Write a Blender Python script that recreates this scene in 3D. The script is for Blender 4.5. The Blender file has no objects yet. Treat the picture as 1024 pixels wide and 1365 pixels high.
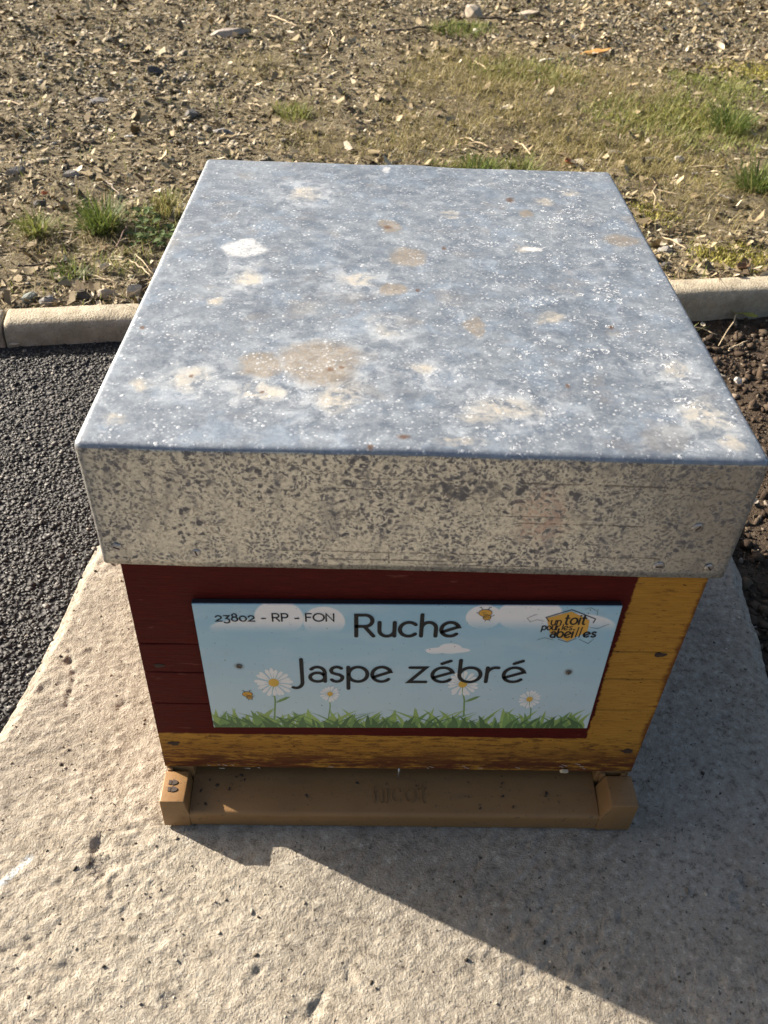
import bpy, bmesh, math, random
import numpy as np
from mathutils import Vector, Matrix, Euler

random.seed(7); rng = np.random.default_rng(11)
scene = bpy.context.scene
COL = scene.collection

# ------------------------------------------------------------------ camera, sky, sun, exposure
CAM = np.array([-0.0482, -0.4499, 0.7394]); EUL = (0.8642, -0.0400, -0.0117); FPX = 1143.1; PW, PH = 1024, 1365
cd = bpy.data.cameras.new("camera"); cam = bpy.data.objects.new("camera", cd); COL.objects.link(cam)
cam.location = CAM; cam.rotation_euler = EUL
cd.sensor_fit = 'VERTICAL'; cd.sensor_height = 24.0; cd.lens = FPX / PH * 24.0
cd.clip_start = 0.02; cd.clip_end = 1000.0
cd.dof.use_dof = True; cd.dof.focus_distance = 0.85; cd.dof.aperture_fstop = 10.0
scene.camera = cam

SUN_DIR = np.array([0.900, -0.433]); SUN_EL = math.radians(25.3)      # where the light goes to, in plan
sd = SUN_DIR / np.linalg.norm(SUN_DIR)
to_sun = Vector((-sd[0] * math.cos(SUN_EL), -sd[1] * math.cos(SUN_EL), math.sin(SUN_EL)))
sl = bpy.data.lights.new("sun", 'SUN'); sun = bpy.data.objects.new("sun", sl); COL.objects.link(sun)
sl.energy = 5.0; sl.angle = math.radians(0.53); sl.color = (1.0, 0.90, 0.765)
sun.rotation_euler = to_sun.to_track_quat('Z', 'Y').to_euler()
world = bpy.data.worlds.new("World"); scene.world = world; world.use_nodes = True
wn = world.node_tree; wn.nodes.clear()
sky = wn.nodes.new('ShaderNodeTexSky'); sky.sky_type = 'NISHITA'; sky.sun_disc = False
sky.sun_elevation = SUN_EL; sky.sun_rotation = math.atan2(to_sun.x, to_sun.y)
sky.air_density = 1.0; sky.dust_density = 5.0; sky.ozone_density = 1.0
bg = wn.nodes.new('ShaderNodeBackground'); bg.inputs[1].default_value = 0.062
wo = wn.nodes.new('ShaderNodeOutputWorld')
wn.links.new(sky.outputs[0], bg.inputs[0]); wn.links.new(bg.outputs[0], wo.inputs[0])
vs = scene.view_settings
vs.view_transform = 'Standard'; vs.look = 'None'; vs.gamma = 1.0; vs.use_curve_mapping = False; vs.exposure = 1.42
scene.render.engine = 'CYCLES'

# ------------------------------------------------------------------ a photo pixel gives a direction; a plane gives the distance
RM = np.array(Euler(EUL, 'XYZ').to_matrix())
def px(u, v, ax, val):
    d = RM @ np.array([(u - PW / 2) / FPX, -(v - PH / 2) / FPX, -1.0])
    return CAM + d * ((val - CAM[ax]) / d[ax])
def gpx(u, v, z=0.0): return px(u, v, 2, z)

# ------------------------------------------------------------------ noise for geometry
def _hash(ix, iy, seed):
    h = (ix * 374761393 + iy * 668265263 + seed * 974711) & 0xffffffff
    h = ((h ^ (h >> 13)) * 1274126177) & 0xffffffff
    return ((h ^ (h >> 16)) & 0xffff) / 65535.0
def noise2(x, y, seed=0):
    x = np.asarray(x, float); y = np.asarray(y, float)
    ix = np.floor(x).astype(np.int64); iy = np.floor(y).astype(np.int64)
    fx = x - ix; fy = y - iy
    fx = fx * fx * fx * (fx * (fx * 6 - 15) + 10); fy = fy * fy * fy * (fy * (fy * 6 - 15) + 10)
    a = _hash(ix, iy, seed); b = _hash(ix + 1, iy, seed); c = _hash(ix, iy + 1, seed); d = _hash(ix + 1, iy + 1, seed)
    return (a * (1 - fx) + b * fx) * (1 - fy) + (c * (1 - fx) + d * fx) * fy
def fbm(x, y, octs=4, seed=0, gain=0.5):
    s = 0; amp = 1; t = 0
    for o in range(octs):
        s = s + amp * (noise2(np.asarray(x) * 2 ** o, np.asarray(y) * 2 ** o, seed + o * 17) - 0.5); t += amp; amp *= gain
    return s / t
def sstep(a, b, x):
    t = np.clip((np.asarray(x, float) - a) / (b - a), 0, 1); return t * t * (3 - 2 * t)

# ------------------------------------------------------------------ object helpers
def link(o, parent=None):
    COL.objects.link(o)
    if parent is not None: o.parent = parent
    return o
def tag(o, label=None, cat=None, group=None, kind=None):
    if label: o["label"] = label
    if cat: o["category"] = cat
    if group: o["group"] = group
    if kind: o["kind"] = kind
    return o
def empty(name, loc=(0, 0, 0), rot=(0, 0, 0)):
    o = bpy.data.objects.new(name, None); o.location = loc; o.rotation_euler = rot; o.empty_display_size = 0.05
    return link(o)
def mesh(name, verts, faces, mat, parent=None, smooth=False, mats=None, midx=None):
    me = bpy.data.meshes.new(name)
    if isinstance(faces, np.ndarray):
        v = np.asarray(verts, np.float32); k = faces.shape[1]; n = len(faces)
        me.vertices.add(len(v)); me.vertices.foreach_set('co', v.ravel())
        me.loops.add(n * k); me.loops.foreach_set('vertex_index', faces.astype(np.int32).ravel())
        me.polygons.add(n); me.polygons.foreach_set('loop_start', np.arange(0, n * k, k, dtype=np.int32))
        me.update(calc_edges=True)
    else:
        me.from_pydata([tuple(map(float, p)) for p in verts], [], faces)
    for m in (mats or [mat]): me.materials.append(m)
    if midx is not None: me.polygons.foreach_set('material_index', np.asarray(midx, np.int32))
    if smooth: me.polygons.foreach_set('use_smooth', np.ones(len(me.polygons), bool))
    me.update()
    return link(bpy.data.objects.new(name, me), parent)
def bm_obj(name, bm, mat, parent=None, smooth=False):
    me = bpy.data.meshes.new(name); bmesh.ops.recalc_face_normals(bm, faces=bm.faces)
    bm.to_mesh(me); bm.free(); me.materials.append(mat)
    if smooth: me.polygons.foreach_set('use_smooth', np.ones(len(me.polygons), bool))
    return link(bpy.data.objects.new(name, me), parent)
def box_bm(x0, x1, y0, y1, z0, z1, bev=0.0, seg=2, bm=None):
    b = bmesh.new()
    vs_ = [b.verts.new((x, y, z)) for x in (x0, x1) for y in (y0, y1) for z in (z0, z1)]
    for f in ((0, 1, 3, 2), (4, 6, 7, 5), (0, 4, 5, 1), (2, 3, 7, 6), (0, 2, 6, 4), (1, 5, 7, 3)): b.faces.new([vs_[i] for i in f])
    if bev: bmesh.ops.bevel(b, geom=list(b.edges), offset=bev, segments=seg, profile=0.5, affect='EDGES')
    return b
def prism_bm(pts, a0, a1, axis='x', bev=0.0, seg=2):
    """closed 2D outline extruded; axis 'x': pts are (y, z)."""
    b = bmesh.new()
    mk = (lambda p, a: (a, p[0], p[1])) if axis == 'x' else (lambda p, a: (p[0], a, p[1]))
    A = [b.verts.new(mk(p, a0)) for p in pts]; B = [b.verts.new(mk(p, a1)) for p in pts]
    n = len(pts); b.faces.new(A); b.faces.new(B[::-1])
    for i in range(n): b.faces.new((A[i], B[i], B[(i + 1) % n], A[(i + 1) % n]))
    if bev: bmesh.ops.bevel(b, geom=list(b.edges), offset=bev, segments=seg, profile=0.5, affect='EDGES')
    return b
def grid_faces(nx, ny):
    i = np.arange(nx - 1)[:, None] * ny + np.arange(ny - 1)[None, :]
    i = i.ravel(); return np.stack([i, i + ny, i + ny + 1, i + 1], 1)

# ------------------------------------------------------------------ material helper
class NT:
    def __init__(s, name):
        s.m = bpy.data.materials.new(name); s.m.use_nodes = True; s.t = s.m.node_tree; s.t.nodes.clear()
        s.out = s.n('ShaderNodeOutputMaterial'); s.b = s.n('ShaderNodeBsdfPrincipled'); s.l(s.b.outputs[0], s.out.inputs[0])
        s._obj = None
    def n(s, k): return s.t.nodes.new(k)
    def l(s, a, b): s.t.links.new(a, b)
    def put(s, sock, v):
        if isinstance(v, bpy.types.NodeSocket): s.l(v, sock)
        elif isinstance(v, tuple) and len(v) == 3 and sock.type == 'RGBA': sock.default_value = (*v, 1)
        else: sock.default_value = v
    @property
    def P(s):
        if s._obj is None: s._obj = s.n('ShaderNodeTexCoord').outputs['Object']
        return s._obj
    def math(s, op, a, b=0.0, c=None, clamp=False):
        x = s.n('ShaderNodeMath'); x.operation = op; x.use_clamp = clamp; s.put(x.inputs[0], a); s.put(x.inputs[1], b)
        if c is not None: s.put(x.inputs[2], c)
        return x.outputs[0]
    def scale(s, vec, sc, off=(0, 0, 0)):
        x = s.n('ShaderNodeMapping'); s.l(vec, x.inputs[0]); x.inputs['Location'].default_value = off
        x.inputs['Scale'].default_value = sc if isinstance(sc, tuple) else (sc, sc, sc); return x.outputs[0]
    def xyz(s, vec):
        x = s.n('ShaderNodeSeparateXYZ'); s.l(vec, x.inputs[0]); return x.outputs
    def noise(s, vec, sc, det=3.0, rough=0.55, dist=0.0):
        x = s.n('ShaderNodeTexNoise'); s.l(vec, x.inputs['Vector']); x.inputs['Scale'].default_value = sc
        x.inputs['Detail'].default_value = det; x.inputs['Roughness'].default_value = rough; x.inputs['Distortion'].default_value = dist
        return x.outputs[0]
    def vor(s, vec, sc, out='Distance', feat='F1'):
        x = s.n('ShaderNodeTexVoronoi'); x.feature = feat; s.l(vec, x.inputs['Vector']); x.inputs['Scale'].default_value = sc
        return x.outputs[out]
    def ramp(s, v, a, b, lo=0.0, hi=1.0):
        x = s.n('ShaderNodeMapRange'); x.interpolation_type = 'SMOOTHSTEP'; s.put(x.inputs[0], v)
        x.inputs[1].default_value = a; x.inputs[2].default_value = b; x.inputs[3].default_value = lo; x.inputs[4].default_value = hi
        return x.outputs[0]
    def mix(s, f, a, b):
        x = s.n('ShaderNodeMix'); x.data_type = 'RGBA'; s.put(x.inputs[0], f); s.put(x.inputs[6], a); s.put(x.inputs[7], b); return x.outputs[2]
    def cramp(s, v, stops):
        x = s.n('ShaderNodeValToRGB'); s.put(x.inputs[0], v); e = x.color_ramp.elements
        while len(e) < len(stops): e.new(0.5)
        for i, (p, c) in enumerate(stops): e[i].position = p; e[i].color = (*c, 1)
        return x.outputs[0]
    def warp(s, vec, sc, amt):
        x = s.n('ShaderNodeTexNoise'); s.l(vec, x.inputs['Vector']); x.inputs['Scale'].default_value = sc; x.inputs['Detail'].default_value = 3
        a = s.n('ShaderNodeVectorMath'); a.operation = 'SUBTRACT'; s.l(x.outputs[1], a.inputs[0]); a.inputs[1].default_value = (.5, .5, .5)
        b = s.n('ShaderNodeVectorMath'); b.operation = 'MULTIPLY_ADD'; s.l(a.outputs[0], b.inputs[0]); b.inputs[1].default_value = (amt,) * 3; s.l(vec, b.inputs[2])
        return b.outputs[0]
    def ell(s, xy, cx, cy, rx, ry, soft=0.35):
        """1 inside an ellipse, 0 outside; xy = two sockets"""
        a = s.math('DIVIDE', s.math('SUBTRACT', xy[0], cx), rx); b = s.math('DIVIDE', s.math('SUBTRACT', xy[1], cy), ry)
        d = s.math('SQRT', s.math('ADD', s.math('MULTIPLY', a, a), s.math('MULTIPLY', b, b)))
        return s.ramp(d, 1.0 - soft, 1.0 + soft, 1.0, 0.0)
    def isl(s): return s.n('ShaderNodeNewGeometry').outputs['Random Per Island']
    def bump(s, h, dist, strength=1.0):
        x = s.n('ShaderNodeBump'); x.inputs['Strength'].default_value = strength; x.inputs['Distance'].default_value = dist
        s.put(x.inputs['Height'], h); s.l(x.outputs[0], s.b.inputs['Normal'])
    def set(s, col=None, rough=None, metal=None, spec=None):
        if col is not None: s.put(s.b.inputs['Base Color'], col)
        if rough is not None: s.put(s.b.inputs['Roughness'], rough)
        if metal is not None: s.put(s.b.inputs['Metallic'], metal)
        if spec is not None: s.put(s.b.inputs['Specular IOR Level'], spec)
        return s
def plain(name, col, rough=0.6, metal=0.0, var=0.15, sc=60):
    t = NT(name); f = t.noise(t.P, sc, 4)
    t.set(t.mix(f, tuple(c * (1 - var) for c in col), tuple(min(1, c * (1 + var)) for c in col)), rough, metal); return t.m

# ================================================================== GROUND
# slab edges from the photo (they lie on z = 0)
SL_A, SL_B = gpx(130, 720), gpx(0, 970)                 # left edge
SR_A, SR_B = gpx(986, 744), gpx(1024, 885)              # right edge
SLAB_Y0, SLAB_Y1 = -0.62, 0.66
def edge_x(A, B, y): return A[0] + (B[0] - A[0]) * (y - A[1]) / (B[1] - A[1])
def slab_l(y): y = np.asarray(y, float); return -0.372 + (y - 0.35) * 0.105 + 0.006 * fbm(y * 22, y * 0 + 3.3, 4, 5) + 0.010 * fbm(y * 6, y * 0 + 1.3, 2, 9)
def slab_r(y): y = np.asarray(y, float); return 0.447 + (y - 0.35) * 0.150 + 0.010 * fbm(y * 22, y * 0 + 8.3, 4, 15) + 0.016 * fbm(y * 6, y * 0 + 5.3, 2, 19)
# kerb line
KB = np.array([0.0, 0.0])
ka, kb_ = gpx(0, 410, .03), gpx(1023, 366, .03)
KDIR = (kb_ - ka)[:2] / np.linalg.norm((kb_ - ka)[:2]); KN = np.array([-KDIR[1], KDIR[0]])   # KN points away from the camera
KO = ka[:2]                                                                                    # back top edge, left image border
def kerb_s(x, y): return (np.asarray(x) - KO[0]) * KN[0] + (np.asarray(y) - KO[1]) * KN[1]    # <0 on the hive side
KW = 0.062

# ---- far ground
t = NT("far_ground_soil"); f = t.noise(t.P, 3, 6, .65)
t.set(t.cramp(f, [(.3, (.09, .07, .045)), (.6, (.20, .16, .10))]), 0.95); t.bump(t.noise(t.P, 40, 5), 0.02)
tag(mesh("ground", [(-250, -250, -.09), (250, -250, -.09), (250, 250, -.09), (-250, 250, -.09)], [(0, 1, 2, 3)], t.m), kind="structure")

# ---- concrete slab
t = NT("rough_concrete")
P = t.P; w_ = t.warp(P, 30, .02)
big = t.noise(P, 5, 5, .6); mid = t.noise(w_, 60, 5, .65); fine = t.noise(P, 420, 3, .6); sand = t.noise(P, 1100, 2, .6)
col = t.cramp(mid, [(.30, (.250, .220, .174)), (.50, (.335, .298, .242)), (.72, (.415, .375, .310))])
col = t.mix(t.ramp(big, .42, .68), col, (.335, .302, .252))
col = t.mix(t.math('MULTIPLY', t.ramp(t.noise(P, 9, 4, .6), .54, .70), .30), col, (.30, .245, .182))
col = t.mix(t.math('MULTIPLY', t.ramp(fine, .42, .24), .50), col, (.15, .132, .115))
col = t.mix(t.math('MULTIPLY', t.ramp(t.noise(t.warp(P, 8, .12), 3.2, 4, .6), .50, .62), .40), col, (.205, .183, .150))
grn = t.noise(P, 130, 5, .8); col = t.mix(t.math('MULTIPLY', t.ramp(grn, .50, .34), .80), col, (.115, .098, .078)); col = t.mix(t.math('MULTIPLY', t.ramp(grn, .53, .66), .60), col, (.52, .48, .41))
pin = t.math('MULTIPLY', t.ramp(t.vor(t.warp(P, 200, .006), 150), .20, .11), t.ramp(t.noise(P, 45, 3), .52, .60)); col = t.mix(t.math('MULTIPLY', pin, .75), col, (.07, .06, .05))
col = t.mix(t.math('MULTIPLY', t.ramp(sand, .60, .75), .35), col, (.55, .51, .45))
dots = t.ramp(t.vor(t.warp(P, 120, .010), 42), .085, .045); dsel = t.ramp(t.noise(P, 22, 2), .53, .56)
col = t.mix(t.math('MULTIPLY', t.math('MULTIPLY', dots, dsel), .9), col, (.035, .03, .027))
sa, sb_ = gpx(0, 1178), gpx(46, 1134); dv_ = (sb_ - sa)[:2]; dl_ = float(np.linalg.norm(dv_)); dv_ = dv_ / dl_; xx_ = t.xyz(t.warp(P, 160, .008))
al_ = t.math('ADD', t.math('MULTIPLY', t.math('SUBTRACT', xx_[0], float(sa[0])), float(dv_[0])), t.math('MULTIPLY', t.math('SUBTRACT', xx_[1], float(sa[1])), float(dv_[1])))
ac_ = t.math('ABSOLUTE', t.math('ADD', t.math('MULTIPLY', t.math('SUBTRACT', xx_[0], float(sa[0])), -float(dv_[1])), t.math('MULTIPLY', t.math('SUBTRACT', xx_[1], float(sa[1])), float(dv_[0]))))
sm_ = t.math('MULTIPLY', t.ramp(ac_, .0042, .0015), t.math('MULTIPLY', t.ramp(al_, -.03, -.02), t.ramp(al_, dl_, dl_ - .01))); col = t.mix(t.math('MULTIPLY', sm_, t.ramp(fine, .35, .6)), col, (.50, .55, .58))
t.set(col, 0.92, 0, .25)
hgt = t.math('ADD', t.math('MULTIPLY', mid, .28), t.math('ADD', t.math('MULTIPLY', fine, .42), t.math('MULTIPLY', sand, .10)))
hgt = t.math('ADD', hgt, t.math('SUBTRACT', t.math('MULTIPLY', grn, .45), t.math('MULTIPLY', pin, .45))); t.bump(hgt, .0042, 1.0); M_CONC = t.m
yy = np.concatenate([np.linspace(-1.15, -.32, 90)[:-1], np.linspace(-.32, .42, 330), np.linspace(.42, SLAB_Y1, 70)[1:]]); nx = 370; ny = len(yy); uu = np.linspace(0, 1, nx)
xl, xr = slab_l(yy), slab_r(yy)
X = xl[None, :] + uu[:, None] * (xr - xl)[None, :]; Y = np.repeat(yy[None, :], nx, 0)
Z = 0.0030 * fbm(X * 9, Y * 9, 3, 1)
ang = 0.5; Xa = X * math.cos(ang) + Y * math.sin(ang); Ya = -X * math.sin(ang) + Y * math.cos(ang)
amp = .35 + 1.1 * noise2(X * 8, Y * 8, 12)
Z += 0.0016 * fbm(Xa * 60, Ya * 85, 3, 21, .6) * amp
Z += 0.0020 * fbm(Xa * 115, Ya * 200, 2, 31, .7) * amp
def pit(u, v, r, d, k):
    global Z
    c = gpx(u, v); dd = np.hypot(X - c[0], Y - c[1]) / r * np.maximum(.45, 1 + 2.4 * fbm(X * 110, Y * 110, 3, k, .7))
    Z = Z - d * sstep(1.0, .2, dd)
for i, (u, v, r, d) in enumerate([(128, 1128, .012, .006), (140, 1150, .014, .006), (136, 1166, .008, .005), (55, 918, .009, .005), (92, 880, .006, .005), (160, 940, .006, .004),
        (998, 1172, .008, .006), (985, 1195, .010, .005), (345, 1290, .007, .004), (470, 1300, .006, .004), (230, 1330, .008, .004), (420, 1340, .010, .005), (828, 1222, .006, .004),
        (700, 1300, .007, .003), (90, 1290, .010, .003), (20, 1270, .012, .004), (960, 1310, .009, .003), (900, 1050, .008, .003), (935, 900, .010, .004), (960, 960, .012, .004)]):
    pit(u, v, r * .9, d * .6, i * 3)
def crack(pts, wdt, d, k):
    global Z
    q = [gpx(u, v)[:2] for u, v in pts]
    for a, b in zip(q[:-1], q[1:]):
        ab = b - a; tt = np.clip(((X - a[0]) * ab[0] + (Y - a[1]) * ab[1]) / (ab @ ab), 0, 1)
        dd = np.hypot(X - a[0] - tt * ab[0] + .004 * fbm(X * 70, Y * 70, 3, k), Y - a[1] - tt * ab[1] + .004 * fbm(X * 70, Y * 70, 3, k + 5)) / wdt
        Z = Z - d * sstep(1.0, .2, dd)
crack([(92, 868), (98, 905), (88, 940)], .0034, .0014, 3); crack([(145, 1168), (152, 1220)], .0026, .0010, 7)
crack([(500, 1250), (430, 1320), (400, 1365)], .0028, .0008, 11); crack([(215, 1095), (150, 1110)], .0028, .0012, 13)
ed = np.minimum(X - xl[None, :], xr[None, :] - X); Z -= 0.010 * sstep(.016, 0, ed + .006 * fbm(X * 60, Y * 60, 3, 77))
Z -= 0.0015                                                                     # hive stands on the high points
sv = np.stack([X, Y, Z], -1).reshape(-1, 3); sf = grid_faces(nx, ny)
# skirt
bi = np.concatenate([np.arange(ny), (np.arange(1, nx) * ny + ny - 1), ((nx - 1) * ny + np.arange(ny - 2, -1, -1)), np.arange(nx - 2, 0, -1) * ny])
low = sv[bi].copy(); low[:, 2] = -.075; k0 = len(sv); nb = len(bi); j = np.arange(nb); jn = (j + 1) % nb
sf = np.concatenate([sf, np.stack([bi[j], bi[jn], k0 + jn, k0 + j], 1)])
slab = tag(mesh("concrete_slab", np.concatenate([sv, low]), sf, M_CONC, smooth=True), kind="structure")

# ---- loose grains: jittered icosahedra, many in one mesh
ICO = None
def ico():
    global ICO
    if ICO is None:
        b = bmesh.new(); bmesh.ops.create_icosphere(b, subdivisions=1, radius=1.0)
        ICO = (np.array([v.co[:] for v in b.verts]), np.array([[v.index for v in f.verts] for f in b.faces])); b.free()
    return ICO
def rand_rot(n, tilt):
    a = rng.uniform(0, 2 * np.pi, n); tl = rng.normal(0, tilt, n); ax = rng.uniform(0, 2 * np.pi, n)
    ca, sa = np.cos(a), np.sin(a); Rz = np.zeros((n, 3, 3)); Rz[:, 0, 0] = ca; Rz[:, 0, 1] = -sa; Rz[:, 1, 0] = sa; Rz[:, 1, 1] = ca; Rz[:, 2, 2] = 1
    kx, ky = np.cos(ax), np.sin(ax); c, s = np.cos(tl), np.sin(tl); C = 1 - c
    Rt = np.zeros((n, 3, 3)); Rt[:, 0, 0] = c + kx * kx * C; Rt[:, 0, 1] = kx * ky * C; Rt[:, 0, 2] = ky * s
    Rt[:, 1, 0] = kx * ky * C; Rt[:, 1, 1] = c + ky * ky * C; Rt[:, 1, 2] = -kx * s; Rt[:, 2, 0] = -ky * s; Rt[:, 2, 1] = kx * s; Rt[:, 2, 2] = c
    return Rt @ Rz
def grains(pos, size, flat=(.6, 1.0), elong=(.7, 1.4), tilt=.35, jit=.28):
    v0, f0 = ico(); n = len(pos)
    pool = v0[None] * (1 + rng.uniform(-jit, jit, (48, 12, 1))) + rng.normal(0, jit * .35, (48, 12, 3))
    v = pool[rng.integers(0, 48, n)]
    s = np.stack([rng.uniform(*elong, n), rng.uniform(.6, 1.0, n), rng.uniform(*flat, n)], 1) * size[:, None]
    v = np.einsum('nij,nkj->nki', rand_rot(n, tilt), v * s[:, None, :]) + pos[:, None, :]
    f = f0[None] + (np.arange(n) * 12)[:, None, None]
    return v.reshape(-1, 3), f.reshape(-1, 3)

def chips(pos, size, tilt=.40):
    """flat broken chips: irregular five-sided slabs"""
    n = len(pos); a = np.sort(np.linspace(0, 2 * np.pi, 6)[:-1][None] + rng.uniform(-.5, .5, (64, 5)), 1); r = rng.uniform(.55, 1.15, (64, 5))
    top = np.stack([r * np.cos(a), r * np.sin(a) * rng.uniform(.45, .95, (64, 1)), rng.uniform(.12, .42, (64, 1)) + rng.normal(0, .09, (64, 5))], -1)
    bot = top * np.array([1.15, 1.15, -1]) + rng.normal(0, .06, (64, 5, 3)); pool = np.concatenate([top, bot], 1)
    v = pool[rng.integers(0, 64, n)] * size[:, None, None]
    v = np.einsum('nij,nkj->nki', rand_rot(n, tilt), v) + pos[:, None, :]
    f = np.array([(0, 1, 2), (0, 2, 3), (0, 3, 4), (5, 7, 6), (5, 8, 7), (5, 9, 8)] + sum([[(i, 5 + i, 5 + (i + 1) % 5), (i, 5 + (i + 1) % 5, (i + 1) % 5)] for i in range(5)], []))
    f = f[None] + (np.arange(n) * 10)[:, None, None]; return v.reshape(-1, 3), f.reshape(-1, 3)
# ---- grit and dark crumbs lying on the slab
n = 2600; py_ = rng.uniform(-.32, .45, n); px_g = slab_l(py_) + .006 + (slab_r(py_) - slab_l(py_) - .012) * rng.uniform(0, 1, n)
ok = ~((np.abs(px_g) < .222) & (py_ > -.04)); p = np.column_stack([px_g, py_])[ok]
iy_ = np.clip(np.searchsorted(yy, p[:, 1]), 0, ny - 1); ix_ = np.clip(np.round((p[:, 0] - xl[iy_]) / (xr[iy_] - xl[iy_]) * (nx - 1)).astype(int), 0, nx - 1)
sz = np.clip(rng.lognormal(math.log(.0007), .5, len(p)), .0004, .0026)
t = NT("slab_grit"); r = t.isl(); t.set(t.cramp(r, [(0, (.03, .025, .02)), (.35, (.09, .075, .055)), (.6, (.28, .24, .19)), (1, (.50, .45, .37))]), .9, 0, .2)
v, f = chips(np.column_stack([p, Z[ix_, iy_] + sz * .2]), sz, .4)
tag(mesh("slab_grit", v, f, t.m), "tiny loose grit and dark crumbs on the concrete slab", "grit", kind="stuff")

# ---- asphalt
t = NT("asphalt_binder"); P = t.P
t.set(t.cramp(t.noise(P, 260, 4, .7), [(.3, (.012, .012, .013)), (.7, (.045, .044, .045))]), .7, 0, .4); t.bump(t.vor(P, 170), .004); M_ASPH = t.m
t = NT("asphalt_stone"); r = t.isl()
c = t.cramp(r, [(0, (.014, .0135, .013)), (.55, (.029, .028, .027)), (.86, (.055, .053, .050)), (.96, (.10, .095, .088)), (1, (.25, .225, .19))])
t.set(c, t.ramp(t.noise(t.P, 90, 2), .3, .7, .45, .75), 0, .45); t.bump(t.noise(t.P, 900, 2), .0006); M_ASTONE = t.m
def asph_z(x, y): return -.013 + .006 * fbm(x * 7, y * 7, 3, 41) + .0025 * fbm(x * 60, y * 60, 2, 43)
gx = np.linspace(-2.6, -.30, 210); gy = np.linspace(-1.4, 1.3, 240); X, Y = np.meshgrid(gx, gy, indexing='ij')
Z = asph_z(X, Y); Z = np.where(X > slab_l(Y) + .012, -.05, Z); ks = kerb_s(X, Y); Z = np.where(ks > -KW + .012, -.06, Z)
tag(mesh("asphalt_path", np.stack([X, Y, Z], -1).reshape(-1, 3), grid_faces(210, 240), M_ASPH, smooth=True), kind="structure")
n = 46000; p = np.stack([rng.uniform(-.95, -.33, n), rng.uniform(-.18, 1.02, n)], 1)
ok = (p[:, 0] < slab_l(p[:, 1]) - .001) & (kerb_s(p[:, 0], p[:, 1]) < -KW - .002 + .004 * rng.normal(size=n)); p = p[ok]
sz = np.clip(rng.lognormal(math.log(.0019), .42, len(p)), .0010, .0048)
z = asph_z(p[:, 0], p[:, 1]) + sz * rng.uniform(-.30, .05, len(p)) + .0008
v, f = chips(np.column_stack([p, z]), sz * 1.15, .15)
tag(mesh("asphalt_chippings", v, f, M_ASTONE), "black glinting stone chippings set in the asphalt path", "chippings", kind="stuff")

# ---- soil bed on the right
t = NT("bed_soil"); P = t.P
t.set(t.cramp(t.noise(P, 45, 6, .7), [(.28, (.030, .021, .015)), (.55, (.075, .055, .038)), (.8, (.13, .10, .072))]), .95, 0, .2)
t.bump(t.math('ADD', t.noise(P, 90, 5, .7), t.math('MULTIPLY', t.noise(P, 400, 3), .4)), .010); M_SOIL = t.m
def soil_z(x, y): return -.030 + .030 * fbm(x * 9, y * 9, 4, 51) + .006 * fbm(x * 50, y * 50, 2, 53)
gx = np.linspace(.28, 2.6, 200); gy = np.linspace(-1.4, 1.7, 260); X, Y = np.meshgrid(gx, gy, indexing='ij')
Z = soil_z(X, Y); Z = np.where(X < slab_r(Y) - .015, -.075, Z); Z = np.where(kerb_s(X, Y) > -KW + .012, -.075, Z)
tag(mesh("soil_bed", np.stack([X, Y, Z], -1).reshape(-1, 3), grid_faces(200, 260), M_SOIL, smooth=True), kind="structure")
# soil also behind the slab, between asphalt and bed (hidden by the hive from the front)
gx = np.linspace(-.36, .60, 90); gy = np.linspace(.6, 1.15, 60); X, Y = np.meshgrid(gx, gy, indexing='ij')
Z = soil_z(X, Y) - .004; Z = np.where(kerb_s(X, Y) > -KW + .012, -.075, Z)
tag(mesh("soil_strip", np.stack([X, Y, Z], -1).reshape(-1, 3), grid_faces(90, 60), M_SOIL, smooth=True), kind="structure")
t = NT("soil_clod"); r = t.isl()
t.set(t.cramp(r, [(0, (.032, .022, .016)), (.5, (.070, .050, .035)), (.85, (.10, .076, .054)), (.97, (.18, .145, .11)), (1, (.32, .28, .23))]), .92, 0, .2); t.bump(t.noise(t.P, 500, 3), .0012); M_CLOD = t.m
n = 19000; p = np.stack([rng.uniform(.40, 1.05, n), rng.uniform(-.25, 1.25, n)], 1)
ok = (p[:, 0] > slab_r(p[:, 1]) + .003) & (kerb_s(p[:, 0], p[:, 1]) < -KW - .003); p = p[ok]
sz = np.clip(rng.lognormal(math.log(.0021), .62, len(p)), .0009, .010)
v, f = grains(np.column_stack([p, soil_z(p[:, 0], p[:, 1]) + sz * .3]), sz, (.45, .9), (.7, 1.6), .6, .48)
tag(mesh("soil_crumbs", v, f, M_CLOD), "dark brown crumbs of soil in the bed beside the slab", "soil", kind="stuff")

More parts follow.
